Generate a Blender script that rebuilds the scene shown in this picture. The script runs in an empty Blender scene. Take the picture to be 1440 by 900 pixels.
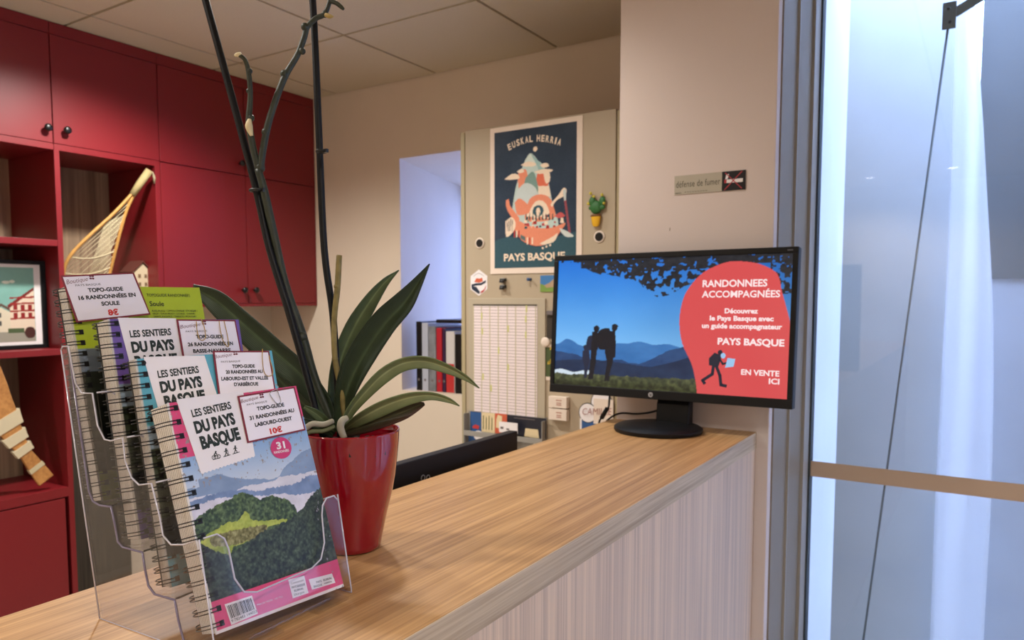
import bpy, math, random
import numpy as np
from mathutils import Vector, Matrix

random.seed(7)
PI = math.pi
SC = bpy.context.scene
COL = SC.collection

# ------------------------------------------------------------------ camera
ZC = 1.42
F_PX, PY, YAW, PITCH = 1035.64, 494.1, math.radians(32.563), math.radians(4.1077)
cam_d = bpy.data.cameras.new('camera')
cam_d.sensor_width = 36.0
cam_d.lens = 36.0 * F_PX / 1440.0
cam_d.shift_y = (PY - 450.0) / 1440.0
cam_d.clip_start = 0.02
cam_d.dof.use_dof = True
cam_d.dof.focus_distance = 0.80
cam_d.dof.aperture_fstop = 10.0
cam = bpy.data.objects.new('camera', cam_d)
COL.objects.link(cam)
cam.location = (0, 0, ZC)
cam.rotation_euler = (PI / 2 - PITCH, 0, YAW)
SC.camera = cam

# ------------------------------------------------------------------ world, exposure
SC.view_settings.view_transform = 'Standard'
SC.view_settings.look = 'None'
SC.view_settings.gamma = 1.0
SC.view_settings.use_curve_mapping = False
SC.view_settings.exposure = 0.04
w = bpy.data.worlds.new('overcast_sky')
SC.world = w
w.use_nodes = True
wn = w.node_tree
wn.nodes['Background'].inputs[0].default_value = (0.47, 0.61, 1.0, 1)
wn.nodes['Background'].inputs[1].default_value = 10.5

# ------------------------------------------------------------------ ceiling lamps (position, watts)
WARM = (1.0, 0.965, 0.91)
LAMPS = [(-1.32, 0.32, 6.5), (-2.25, 1.40, 19), (-0.808, -2.10, 14), (-0.228, -1.94, 14),
         (-1.25, 1.35, 7), (0.55, 0.10, 10), (-2.0, -0.9, 22), (1.4, -1.0, 14)]

# ------------------------------------------------------------------ pixel rays to world points
_cy, _sy, _cp, _sp = math.cos(YAW), math.sin(YAW), math.cos(PITCH), math.sin(PITCH)
FW = Vector((-_sy * _cp, _cy * _cp, -_sp))
RT = Vector((_cy, _sy, 0))
DN = FW.cross(RT)
CAM = Vector((0, 0, ZC))


def ray(x, y):
    return RT * ((x - 720) / F_PX) + DN * ((y - PY) / F_PX) + FW


def pt(x, y, ax, v):
    d = ray(x, y)
    i = 'xyz'.index(ax)
    return CAM + d * ((v - CAM[i]) / d[i])


def at(x, y, depth):
    return CAM + ray(x, y) * depth


# ------------------------------------------------------------------ colour and materials
def lin(c):
    return tuple(((v / 255) / 12.92 if v / 255 <= 0.04045 else ((v / 255 + 0.055) / 1.055) ** 2.4) for v in c)


_mats = {}


def mat(name, rgb=None, rough=0.5, metal=0.0, spec=0.5, emit=None, estr=1.0, coat=0.0, noise=None, bump=None,
        grain=None, sheen=0.0, trans=0.0):
    """rgb in 0-255 display values; noise=(scale, amount), grain=(axis scale tuple, second rgb)"""
    if name in _mats:
        return _mats[name]
    m = bpy.data.materials.new(name)
    m.use_nodes = True
    nt = m.node_tree
    b = nt.nodes['Principled BSDF']
    col = (*lin(rgb or (200, 200, 200)), 1)
    b.inputs['Base Color'].default_value = col
    b.inputs['Roughness'].default_value = rough
    b.inputs['Metallic'].default_value = metal
    b.inputs['Specular IOR Level'].default_value = spec
    if coat:
        b.inputs['Coat Weight'].default_value = coat
        b.inputs['Coat Roughness'].default_value = 0.05
    if emit:
        b.inputs['Emission Color'].default_value = (*lin(emit), 1)
        b.inputs['Emission Strength'].default_value = estr
    tc = nt.nodes.new('ShaderNodeTexCoord')
    if noise:
        n = nt.nodes.new('ShaderNodeTexNoise')
        n.inputs['Scale'].default_value = noise[0]
        n.inputs['Detail'].default_value = 5
        nt.links.new(tc.outputs['Object'], n.inputs['Vector'])
        r = nt.nodes.new('ShaderNodeMapRange')
        r.inputs[1].default_value = 0.3
        r.inputs[2].default_value = 0.7
        r.inputs[3].default_value = 1 - noise[1]
        r.inputs[4].default_value = 1 + noise[1]
        nt.links.new(n.outputs[0], r.inputs[0])
        mx = nt.nodes.new('ShaderNodeVectorMath')
        mx.operation = 'SCALE'
        mx.inputs[0].default_value = col[:3]
        nt.links.new(r.outputs[0], mx.inputs['Scale'])
        nt.links.new(mx.outputs[0], b.inputs['Base Color'])
    if grain:
        mp = nt.nodes.new('ShaderNodeMapping')
        mp.inputs['Scale'].default_value = grain[0]
        nt.links.new(tc.outputs['Object'], mp.inputs[0])
        n1 = nt.nodes.new('ShaderNodeTexNoise')
        n1.inputs['Scale'].default_value = 1.0
        n1.inputs['Detail'].default_value = 6
        n1.inputs['Roughness'].default_value = 0.6
        n1.inputs['Distortion'].default_value = 0.35
        nt.links.new(mp.outputs[0], n1.inputs[0])
        mp2 = nt.nodes.new('ShaderNodeMapping')
        mp2.inputs['Scale'].default_value = [s * 4.5 if s > 8 else s * 1.3 for s in grain[0]]
        nt.links.new(tc.outputs['Object'], mp2.inputs[0])
        n2 = nt.nodes.new('ShaderNodeTexNoise')
        n2.inputs['Scale'].default_value = 1.0
        n2.inputs['Detail'].default_value = 3
        nt.links.new(mp2.outputs[0], n2.inputs[0])
        ad = nt.nodes.new('ShaderNodeMix')
        ad.inputs['Factor'].default_value = 0.42
        nt.links.new(n1.outputs[0], ad.inputs[2])
        nt.links.new(n2.outputs[0], ad.inputs[3])
        cr = nt.nodes.new('ShaderNodeValToRGB')
        cr.color_ramp.elements[0].position = 0.36
        cr.color_ramp.elements[0].color = (*lin(grain[1]), 1)
        cr.color_ramp.elements[1].position = 0.60
        cr.color_ramp.elements[1].color = col
        nt.links.new(ad.outputs[0], cr.inputs[0])
        nt.links.new(cr.outputs[0], b.inputs['Base Color'])
        bp = nt.nodes.new('ShaderNodeBump')
        bp.inputs['Strength'].default_value = 0.25
        bp.inputs['Distance'].default_value = 0.0006
        nt.links.new(ad.outputs[0], bp.inputs['Height'])
        nt.links.new(bp.outputs[0], b.inputs['Normal'])
    if bump:
        n = nt.nodes.new('ShaderNodeTexNoise')
        n.inputs['Scale'].default_value = bump[0]
        n.inputs['Detail'].default_value = 4
        nt.links.new(tc.outputs['Object'], n.inputs['Vector'])
        bp = nt.nodes.new('ShaderNodeBump')
        bp.inputs['Strength'].default_value = 0.5
        bp.inputs['Distance'].default_value = bump[1]
        nt.links.new(n.outputs[0], bp.inputs['Height'])
        nt.links.new(bp.outputs[0], b.inputs['Normal'])
    if trans:
        tr = nt.nodes.new('ShaderNodeBsdfTranslucent')
        tr.inputs[0].default_value = col
        mxs = nt.nodes.new('ShaderNodeMixShader')
        mxs.inputs[0].default_value = trans
        out = nt.nodes['Material Output']
        nt.links.new(b.outputs[0], mxs.inputs[1])
        nt.links.new(tr.outputs[0], mxs.inputs[2])
        nt.links.new(mxs.outputs[0], out.inputs[0])
    _mats[name] = m
    return m


def clear_mat(name, tint, rough=0.02, ior=1.49, extra=0.0):
    """thin clear sheet: fresnel mirror over tinted see-through"""
    m = bpy.data.materials.new(name)
    m.use_nodes = True
    nt = m.node_tree
    nt.nodes.remove(nt.nodes['Principled BSDF'])
    out = nt.nodes['Material Output']
    t = nt.nodes.new('ShaderNodeBsdfTransparent')
    t.inputs[0].default_value = (*tint, 1)
    g = nt.nodes.new('ShaderNodeBsdfGlossy')
    g.inputs['Roughness'].default_value = rough
    fr = nt.nodes.new('ShaderNodeLayerWeight')
    fr.inputs['Blend'].default_value = 0.5
    pw_ = nt.nodes.new('ShaderNodeMath')
    pw_.operation = 'POWER'
    pw_.inputs[1].default_value = 5.0
    nt.links.new(fr.outputs['Facing'], pw_.inputs[0])
    ad = nt.nodes.new('ShaderNodeMath')
    ad.operation = 'MULTIPLY_ADD'
    ad.use_clamp = True
    ad.inputs[1].default_value = 0.9
    ad.inputs[2].default_value = extra
    nt.links.new(pw_.outputs[0], ad.inputs[0])
    mx = nt.nodes.new('ShaderNodeMixShader')
    nt.links.new(ad.outputs[0], mx.inputs[0])
    nt.links.new(t.outputs[0], mx.inputs[1])
    nt.links.new(g.outputs[0], mx.inputs[2])
    nt.links.new(mx.outputs[0], out.inputs[0])
    return m


def print_mat(name, rough=0.4, glow=0.0):
    m = bpy.data.materials.new(name)
    m.use_nodes = True
    nt = m.node_tree
    b = nt.nodes['Principled BSDF']
    a = nt.nodes.new('ShaderNodeAttribute')
    a.attribute_name = 'Col'
    b.inputs['Roughness'].default_value = rough
    if glow:
        b.inputs['Base Color'].default_value = (0.01, 0.01, 0.012, 1)
        nt.links.new(a.outputs[0], b.inputs['Emission Color'])
        b.inputs['Emission Strength'].default_value = glow
    else:
        nt.links.new(a.outputs[0], b.inputs['Base Color'])
    return m


# ------------------------------------------------------------------ object helpers
def org(p):
    v = Vector((0, 0, 0))
    while p is not None:
        v = v + p.location
        p = p.parent
    return v


def tag(o, label=None, cat=None, group=None, kind=None):
    if label:
        o['label'] = label
    if cat:
        o['category'] = cat
    if group:
        o['group'] = group
    if kind:
        o['kind'] = kind
    return o


def empty(name, loc, label, cat, group=None):
    o = bpy.data.objects.new(name, None)
    o.empty_display_size = 0.05
    COL.objects.link(o)
    o.location = loc
    return tag(o, label, cat, group)


def frame(o, u, v=None, n=None):
    """matrix with columns u, v, n and origin o"""
    u = Vector(u).normalized()
    v = Vector(v).normalized()
    n = u.cross(v).normalized() if n is None else Vector(n).normalized()
    return Matrix(((u.x, v.x, n.x, o[0]), (u.y, v.y, n.y, o[1]), (u.z, v.z, n.z, o[2]), (0, 0, 0, 1)))


class MB:
    def __init__(s, T=None):
        s.v, s.f, s.m, s.T = [], [], [], T

    def add(s, vs, fs, mi=0):
        k = len(s.v)
        for p in vs:
            p = Vector(p)
            s.v.append(s.T @ p if s.T is not None else p)
        for f in fs:
            s.f.append(tuple(i + k for i in f))
            s.m.append(mi)
        return s

    def box(s, a, b, mi=0):
        (x0, y0, z0), (x1, y1, z1) = [(min(a[i], b[i])) for i in range(3)], [(max(a[i], b[i])) for i in range(3)]
        vs = [(x, y, z) for z in (z0, z1) for y in (y0, y1) for x in (x0, x1)]
        return s.add(vs, [(0, 2, 3, 1), (4, 5, 7, 6), (0, 1, 5, 4), (2, 6, 7, 3), (0, 4, 6, 2), (1, 3, 7, 5)], mi)

    def prism(s, poly, d0, d1, mi=0, ax=2):
        """polygon in the two axes other than ax, extruded from d0 to d1 along ax"""
        n = len(poly)
        o = [i for i in range(3) if i != ax]
        vs = []
        for d in (d0, d1):
            for p in poly:
                q = [0, 0, 0]
                q[o[0]], q[o[1]], q[ax] = p[0], p[1], d
                vs.append(q)
        area = sum(poly[i][0] * poly[(i + 1) % n][1] - poly[(i + 1) % n][0] * poly[i][1] for i in range(n))
        flip = (area < 0) ^ (ax == 1) ^ (d1 < d0)
        b, t = tuple(reversed(range(n))), tuple(range(n, 2 * n))
        sd = [(i, (i + 1) % n, n + (i + 1) % n, n + i) for i in range(n)]
        fs = [b, t] + sd
        if flip:
            fs = [tuple(reversed(f)) for f in fs]
        return s.add(vs, fs, mi)

    def tube(s, pts, r, seg=10, mi=0, cap=True, closed=False):
        pts = [Vector(p) for p in pts]
        n = len(pts)
        rs = r if isinstance(r, (list, tuple)) else [r] * n
        vs, fs = [], []
        nrm = None
        for i, p in enumerate(pts):
            if closed:
                t = pts[(i + 1) % n] - pts[i - 1]
            else:
                t = pts[min(i + 1, n - 1)] - pts[max(i - 1, 0)]
            if t.length < 1e-9:
                t = Vector((0, 0, 1))
            t.normalize()
            if nrm is None:
                nrm = t.orthogonal().normalized()
            else:
                nrm = (nrm - t * nrm.dot(t)).normalized()
            bn = t.cross(nrm)
            for k in range(seg):
                a = 2 * PI * k / seg
                vs.append(p + (nrm * math.cos(a) + bn * math.sin(a)) * rs[i])
        for i in range(n if closed else n - 1):
            j = (i + 1) % n
            for k in range(seg):
                l = (k + 1) % seg
                fs.append((i * seg + k, i * seg + l, j * seg + l, j * seg + k))
        if cap and not closed:
            fs.append(tuple(reversed(range(seg))))
            fs.append(tuple(range((n - 1) * seg, n * seg)))
        return s.add(vs, fs, mi)

    def lathe(s, prof, c=(0, 0, 0), seg=48, mi=0, sy=1.0):
        """profile (r, z) turned round z at c"""
        vs, fs = [], []
        n = len(prof)
        for r, z in prof:
            for k in range(seg):
                a = 2 * PI * k / seg
                vs.append((c[0] + r * math.cos(a), c[1] + r * sy * math.sin(a), c[2] + z))
        for i in range(n - 1):
            for k in range(seg):
                l = (k + 1) % seg
                fs.append((i * seg + k, i * seg + l, (i + 1) * seg + l, (i + 1) * seg + k))
        fs.append(tuple(reversed(range(seg))))
        fs.append(tuple(range((n - 1) * seg, n * seg)))
        return s.add(vs, fs, mi)

    def ball(s, c, r, mi=0, seg=14, sc=(1, 1, 1)):
        vs, fs = [], []
        rings = seg // 2
        for i in range(rings + 1):
            th = PI * i / rings
            for k in range(seg):
                a = 2 * PI * k / seg
                vs.append((c[0] + r * sc[0] * math.sin(th) * math.cos(a), c[1] + r * sc[1] * math.sin(th) * math.sin(a),
                           c[2] + r * sc[2] * math.cos(th)))
        for i in range(rings):
            for k in range(seg):
                l = (k + 1) % seg
                fs.append((i * seg + k, (i + 1) * seg + k, (i + 1) * seg + l, i * seg + l))
        return s.add(vs, fs, mi)

    def build(s, name, mats, parent=None, smooth=False, bevel=0, sub=0, label=None, kind=None, seg=2, auto=None):
        me = bpy.data.meshes.new(name)
        o_ = org(parent)
        me.from_pydata([tuple(p - o_) for p in s.v], [], s.f)
        if not isinstance(mats, (list, tuple)):
            mats = [mats]
        for m in mats:
            me.materials.append(m)
        me.polygons.foreach_set('material_index', s.m)
        if smooth:
            me.polygons.foreach_set('use_smooth', [True] * len(s.f))
        me.update()
        o = bpy.data.objects.new(name, me)
        COL.objects.link(o)
        if parent:
            o.parent = parent
        if bevel:
            b = o.modifiers.new('bevel', 'BEVEL')
            b.width = bevel
            b.segments = seg
            b.limit_method = 'ANGLE'
            b.angle_limit = math.radians(40)
            b.harden_normals = False
        if sub:
            q = o.modifiers.new('sub', 'SUBSURF')
            q.levels = sub
            q.render_levels = sub
        if auto:
            me.polygons.foreach_set('use_smooth', [True] * len(s.f))
            me.set_sharp_from_angle(angle=math.radians(auto))
        if kind:
            o['kind'] = kind
        if label:
            o['label'] = label
        return o


def struct(o):
    o['kind'] = 'structure'
    return o


def text_geo(s, offset=0.0, extrude=0.0, shear=0.0, space=1.0):
    c = bpy.data.curves.new('t', 'FONT')
    c.body = s
    c.size = 1.0
    c.offset = offset
    c.extrude = extrude
    c.shear = shear
    c.space_character = space
    c.resolution_u = 3
    c.align_x = 'CENTER'
    o = bpy.data.objects.new('t', c)
    COL.objects.link(o)
    dg = bpy.context.evaluated_depsgraph_get()
    dg.update()
    me = bpy.data.meshes.new_from_object(o.evaluated_get(dg))
    vs = [Vector(v.co) for v in me.vertices]
    fs = [tuple(p.vertices) for p in me.polygons]
    bpy.data.objects.remove(o)
    bpy.data.curves.remove(c)
    bpy.data.meshes.remove(me)
    return vs, fs


def put_text(mb, s, cx, y0, wd, ht, z=0.0, mi=0, offset=0.0, rot=0.0, shear=0.0, space=1.0, caps=0.69):
    """text centred on cx, baseline y0, total width wd, capital height ht, in the builder's own frame"""
    vs, fs = text_geo(s, offset, 0, shear, space)
    if not vs:
        return
    x0 = min(v.x for v in vs)
    x1 = max(v.x for v in vs)
    kx = wd / (x1 - x0)
    ky = ht / caps
    cr, sr = math.cos(rot), math.sin(rot)
    out = []
    for v in vs:
        x = (v.x - (x0 + x1) / 2) * kx
        y = v.y * ky
        out.append((cx + x * cr - y * sr, y0 + x * sr + y * cr, z))
    mb.add(out, fs, mi)


def fan(mb, cx, cy, rx, ry, z=0.0, mi=0, n=28, a0=0.0, a1=2 * PI):
    mb.add([(cx + rx * math.cos(a0 + (a1 - a0) * k / n), cy + ry * math.sin(a0 + (a1 - a0) * k / n), z) for k in
            range(n)], [tuple(range(n))], mi)


def poly(mb, pts, z=0.0, mi=0):
    n = len(pts)
    a = sum(pts[i][0] * pts[(i + 1) % n][1] - pts[(i + 1) % n][0] * pts[i][1] for i in range(n))
    if a < 0:
        pts = pts[::-1]
    mb.add([(p[0], p[1], z) for p in pts], [tuple(range(n))], mi)


def rect(mb, x0, y0, x1, y1, z=0.0, mi=0):
    poly(mb, [(x0, y0), (x1, y0), (x1, y1), (x0, y1)], z, mi)


def stroke(mb, pts, wd, z=0.0, mi=0):
    for (xa, ya), (xb, yb) in zip(pts[:-1], pts[1:]):
        d = math.hypot(xb - xa, yb - ya) or 1e-6
        nx, ny = -(yb - ya) / d * wd / 2, (xb - xa) / d * wd / 2
        ex, ey = (xb - xa) / d * wd * .3, (yb - ya) / d * wd * .3
        poly(mb, [(xa + nx - ex, ya + ny - ey), (xa - nx - ex, ya - ny - ey), (xb - nx + ex, yb - ny + ey),
                  (xb + nx + ex, yb + ny + ey)], z, mi)


def smooth_path(ps, n=8):
    """Catmull-Rom through points (any dimension)"""
    P_ = [np.array(p, float) for p in ps]
    P_ = [2 * P_[0] - P_[1]] + P_ + [2 * P_[-1] - P_[-2]]
    out = []
    for i in range(1, len(P_) - 2):
        a, b, c, d = P_[i - 1:i + 3]
        for k in range(n):
            t = k / n
            out.append(0.5 * ((2 * b) + (-a + c) * t + (2 * a - 5 * b + 4 * c - d) * t * t + (-a + 3 * b - 3 * c + d) * t ** 3))
    out.append(P_[-2])
    return out


# ------------------------------------------------------------------ procedural flat prints (colour attribute on a grid)
def vnoise(x, y, seed=0):
    rs = np.random.RandomState(seed)
    g = rs.rand(64, 64)
    xi, yi = np.floor(x).astype(int), np.floor(y).astype(int)
    fx, fy = x - xi, y - yi
    fx, fy = fx * fx * (3 - 2 * fx), fy * fy * (3 - 2 * fy)
    a, b = g[yi % 64, xi % 64], g[yi % 64, (xi + 1) % 64]
    c, d = g[(yi + 1) % 64, xi % 64], g[(yi + 1) % 64, (xi + 1) % 64]
    return (a * (1 - fx) + b * fx) * (1 - fy) + (c * (1 - fx) + d * fx) * fy


def fbm(x, y, seed=0, o=4):
    s, a, t = 0, 0.5, 0
    for k in range(o):
        s = s + a * vnoise(x * 2 ** k, y * 2 ** k, seed + k)
        t += a
        a *= 0.5
    return s / t


def inpoly(x, y, pts):
    c = np.zeros(x.shape, bool)
    n = len(pts)
    for i in range(n):
        (x0, y0), (x1, y1) = pts[i], pts[(i + 1) % n]
        if y0 == y1:
            continue
        k = ((y0 > y) != (y1 > y)) & (x < (x1 - x0) * (y - y0) / (y1 - y0) + x0)
        c ^= k
    return c


class Paint:
    def __init__(s, nx, ny, asp):
        s.nx, s.ny = nx, ny
        u, v = np.meshgrid(np.linspace(0, 1, nx), np.linspace(0, 1, ny))
        s.u, s.v, s.asp = u, v, asp          # v from the bottom, asp = width / height
        s.c = np.zeros((ny, nx, 3))

    def fill(s, mask, rgb):
        c = np.array(rgb, float)
        if c.ndim == 1:
            s.c[mask] = c
        else:
            s.c[mask] = c[mask]

    def poly(s, pts, rgb):
        s.fill(inpoly(s.u, s.v, pts), rgb)

    def disc(s, cx, cy, r, rgb, ry=None):
        s.fill(((s.u - cx) * s.asp) ** 2 + (s.v - cy) ** 2 * (r / (ry or r)) ** 2 < r * r, rgb)

    def mesh(s, name, T, wd, ht, m, parent, z=0.0, label=None):
        nx, ny = s.nx, s.ny
        X, Y = s.u * wd, s.v * ht
        o_ = org(parent)
        Tm = np.array(T)
        P_ = np.stack([X, Y, np.full_like(X, z), np.ones_like(X)], -1).reshape(-1, 4) @ Tm.T
        P_ = P_[:, :3] - np.array(o_)
        i = np.arange(ny * nx).reshape(ny, nx)
        q = np.stack([i[:-1, :-1], i[:-1, 1:], i[1:, 1:], i[1:, :-1]], -1).reshape(-1, 4)
        me = bpy.data.meshes.new(name)
        me.vertices.add(len(P_))
        me.vertices.foreach_set('co', P_.ravel())
        me.loops.add(q.size)
        me.loops.foreach_set('vertex_index', q.ravel())
        me.polygons.add(len(q))
        me.polygons.foreach_set('loop_start', np.arange(0, q.size, 4))
        me.update(calc_edges=True)
        c = np.clip(s.c.reshape(-1, 3) / 255.0, 0, 1)
        c = np.where(c <= 0.04045, c / 12.92, ((c + 0.055) / 1.055) ** 2.4)
        at_ = me.color_attributes.new('Col', 'FLOAT_COLOR', 'POINT')
        at_.data.foreach_set('color', np.concatenate([c, np.ones((len(c), 1))], 1).ravel())
        me.materials.append(m)
        o = bpy.data.objects.new(name, me)
        COL.objects.link(o)
        if parent:
            o.parent = parent
        if label:
            o['label'] = label
        return o


# ------------------------------------------------------------------ materials used
M_WALL = mat('wall_paint', (220, 206, 188), 0.85, noise=(6, 0.015), bump=(180, 0.0004))
M_PIER = mat('pier_paint', (214, 198, 190), 0.8, noise=(5, 0.015), bump=(150, 0.0004))
M_TILE = mat('ceiling_tile_face', (204, 190, 162), 0.9, noise=(160, 0.03), bump=(400, 0.0003))
M_TBAR = mat('ceiling_bar', (150, 132, 106), 0.6)
M_RED = mat('red_lacquer', (124, 26, 32), 0.42, noise=(3, 0.03), bump=(90, 0.00015))
M_REDIN = mat('red_lacquer_inside', (122, 22, 32), 0.5)
M_BLACK = mat('black_knob', (14, 13, 14), 0.35)
M_WOODBACK = mat('grey_oak_back', (178, 152, 122), 0.6, grain=((14, 14, 1.2), (118, 98, 78)))
M_TOP = mat('oak_worktop', (198, 154, 104), 0.42, grain=((60, 1.8, 60), (150, 108, 64)))
M_EDGE = mat('oak_edge_band', (200, 176, 146), 0.5, grain=((70, 2.6, 70), (158, 134, 106)))
M_FRONT = mat('pale_oak_front', (222, 192, 164), 0.5, grain=((60, 60, 1.4), (182, 156, 138)))
M_FLOOR = mat('floor_vinyl', (180, 176, 166), 0.5, noise=(20, 0.05))
M_ALU = mat('door_frame_paint', (134, 118, 98), 0.45)
M_ALU2 = mat('door_frame_lip', (160, 152, 140), 0.4)
M_SEAL = mat('rubber_seal', (44, 52, 52), 0.5)
M_STEEL = mat('painted_steel', (116, 124, 126), 0.35, metal=0.5)
M_CABMETAL = mat('beige_cabinet_steel', (178, 162, 138), 0.45, noise=(4, 0.01))
M_CABEDGE = mat('beige_cabinet_edge', (172, 158, 124), 0.45)
M_WHITE = mat('white_paper', (236, 230, 230), 0.6)
M_CARD = mat('cream_card', (228, 212, 196), 0.6)
M_INK = mat('black_ink', (26, 30, 30), 0.6)
M_INKSOFT = mat('grey_ink', (108, 100, 100), 0.6)
M_PHOTO = print_mat('printed_colour', 0.35)
M_POSTERP = print_mat('poster_colour', 0.25)
M_EXT = mat('white_outside_render', (222, 226, 230), 0.8, noise=(3, 0.04), bump=(60, 0.001))
M_PLASTIC = mat('black_plastic', (9, 9, 12), 0.5, spec=.3)
M_GLASS = clear_mat('door_glass', (0.96, 0.98, 0.985), 0.0, 1.5, 0.045)
M_TINTW = clear_mat('faintly_tinted_glass', (.56, .60, .72), 0.0, 1.5, 0.04)
M_CLEAR = clear_mat('clear_acrylic', (0.965, 0.96, 0.965), 0.05, 1.49, 0.035)
M_CLEARRIM = mat('acrylic_rim', (196, 192, 204), 0.12, spec=0.9)

# ================================================================== THE SETTING
ZT = 2.387
XW, YF = -3.13, 2.567
XR, YN = 1.8, -2.6
YG = 2.23                      # glass plane
struct(MB().box((XW - .2, YN - .2, -.1), (XR + 1.6, 5.2, 0)).build('floor', M_FLOOR))
struct(MB().box((XW - .1, YN - .1, 0), (XW, YF + 1.0, 2.6)).build('wall_left', M_WALL))
# far wall with the deep splayed window recess
NX0, NX1, NZ0, NZ1, ND = -2.24, -1.15, 1.0, 2.048, 0.95
wf = MB()
wf.box((XW, YF, 0), (-2.62, YF + ND, 2.6))
wf.prism([(-2.62, YF), (NX0, YF), (NX0 - .31, YF + ND), (-2.62, YF + ND)], 0, 2.6)
wf.box((NX1, YF, 0), (-.62, YF + ND, 2.6))
wf.box((NX0 - .33, YF + .001, 0), (NX1, YF + ND, NZ0))
wf.box((NX0, YF, 0), (NX1, YF + .001, NZ0))
wf.prism([(NX0, YF), (NX1, YF), (NX1, YF + ND), (NX0 - .31, YF + ND)], NZ1, 2.6)
struct(wf.build('wall_far', mat('far_wall_paint', (222, 206, 186), 0.85, noise=(6, 0.015), bump=(180, 0.0004))))
win = MB()
wy = YF + ND - .06
for a, b in (((NX0 - .29, wy, NZ0), (NX0 - .23, wy + .05, NZ1)), ((NX1 - .06, wy, NZ0), (NX1, wy + .05, NZ1)),
             ((NX0 - .29, wy, NZ0), (NX1, wy + .05, NZ0 + .06)), ((NX0 - .29, wy, NZ1 - .06), (NX1, wy + .05, NZ1)),
             ((-1.87, wy, NZ0), (-1.81, wy + .05, NZ1))):
    win.box(a, b)
wo = struct(win.build('window_1', mat('white_window_frame', (232, 232, 230), 0.4)))
MB().box((NX0 - .28, wy + .02, NZ0 + .01), (NX1, wy + .026, NZ1 - .01)).build('pane', M_TINTW, wo)
# pier at the end of the counter
PX0, PX1, PYF = -.813, -.4185, 1.791
struct(MB().box((PX0, PYF, 0), (PX1, YF, 2.6)).build('wall_pier', M_PIER, bevel=.002))
# walls behind the camera
ADDED_WINS = ((.12, .42), (1.50, 2.02))  # unseen windows, added for cool light on the booklets and streaks on the pot
wr = MB().box((XR, YN, 0), (XR + .1, ADDED_WINS[0][0], 2.6)).box((XR, ADDED_WINS[0][1], 0), (XR + .1, ADDED_WINS[1][0], 2.6)).box((XR, ADDED_WINS[1][1], 0), (XR + .1, 2.35, 2.6))
for ya_, yb_ in ADDED_WINS:
    wr.box((XR, ya_, 2.2), (XR + .1, yb_, 2.6))
struct(wr.build('wall_right', M_WALL))
M_TINT = clear_mat('tinted_glass', (.55, .56, .57), 0.0, 1.5, 0.04)
for k, (ya_, yb_) in enumerate(ADDED_WINS):
    w2 = MB().box((XR + .02, ya_, 0), (XR + .07, ya_ + .04, 2.2)).box((XR + .02, yb_ - .04, 0), (XR + .07, yb_, 2.2))
    w2.box((XR + .02, ya_ + .04, 0), (XR + .07, yb_ - .04, .05)).box((XR + .02, ya_ + .04, 2.15), (XR + .07, yb_ - .04, 2.2))
    w2o = struct(w2.build('window_%d' % (k + 2), _mats['white_window_frame']))
    MB().box((XR + .04, ya_ + .04, .05), (XR + .045, yb_ - .04, 2.15)).build('pane', M_TINT, w2o)
struct(MB().box((XW, YN - .1, 0), (XR, YN, 2.6)).build('wall_near', M_WALL))
# ceiling: slab, bars, tiles
ce = MB().box((XW, YN, ZT + .012), (XR, YG + .05, ZT + .2)).box((XW, YG, ZT + .012), (PX0, YF, ZT + .2))
ceil = struct(ce.build('ceiling', M_TBAR))
gx = [-2.6205 + .598 * k for k in range(-1, 10)]
gy = [1.4152 + .602 * k for k in range(-7, 3)]
tile_mesh = {}
for i in range(len(gx) - 1):
    for j in range(len(gy) - 1):
        x0, x1 = max(gx[i], XW) + .006, min(gx[i + 1], XR) - .006
        y0, y1 = max(gy[j], YN) + .006, min(gy[j + 1], YF if x1 < PX0 + .1 else YG + .02) - .006
        if gx[i] < PX0 and gx[i + 1] > PX0 and y1 > PYF:
            if j == len(gy) - 2:
                x1 = PX0 - .004
        if x1 - x0 < .03 or y1 - y0 < .03:
            continue
        key = (round(x1 - x0, 3), round(y1 - y0, 3))
        if key not in tile_mesh:
            o = MB().box((0, 0, ZT), (key[0], key[1], ZT + .011)).build('ceiling_tile', M_TILE, ceil)
            tile_mesh[key] = o.data
        else:
            o = bpy.data.objects.new('ceiling_tile', tile_mesh[key])
            COL.objects.link(o)
            o.parent = ceil
        o.location = (x0, y0, 0)
# strip of ceiling tile beside the far wall
# downlights
M_LAMP = mat('lamp_disc', (255, 240, 220), 0.5, emit=(255, 226, 190), estr=14)
M_LRIM = mat('lamp_rim', (225, 225, 222), 0.4)
where = ['over the open floor behind the counter', 'near the red cupboards', 'seen mirrored left of the rod in the door glass',
         'seen mirrored right of the rod in the door glass', 'over the far end of the counter', 'over the visitors side by the door',
         'in the rear left of the room', 'in the rear right of the room']
for k, (lx, ly, wt) in enumerate(LAMPS):
    e = empty('ceiling_downlight', (lx, ly, ZT), 'small round recessed ceiling downlight ' + where[k], 'lamp', 'ceiling downlights')
    MB().lathe([(.034, -.001), (.052, -.001), (.052, -.006), (.046, -.009), (.034, -.003)], (lx, ly, ZT), 32).build('rim', M_LRIM, e, smooth=True)
    MB().lathe([(.0335, -.004), (.0335, -.002)], (lx, ly, ZT), 32).build('bulb', M_LAMP, e)
    L = bpy.data.lights.new('lamp_light', 'SPOT')
    L.energy = wt * 5.0
    L.color = WARM
    L.spot_size = math.radians(150)
    L.spot_blend = 0.7
    L.shadow_soft_size = .045
    lo = bpy.data.objects.new('lamp_light', L)
    COL.objects.link(lo)
    lo.location = (0, 0, -.02)
    lo.parent = e

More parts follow.
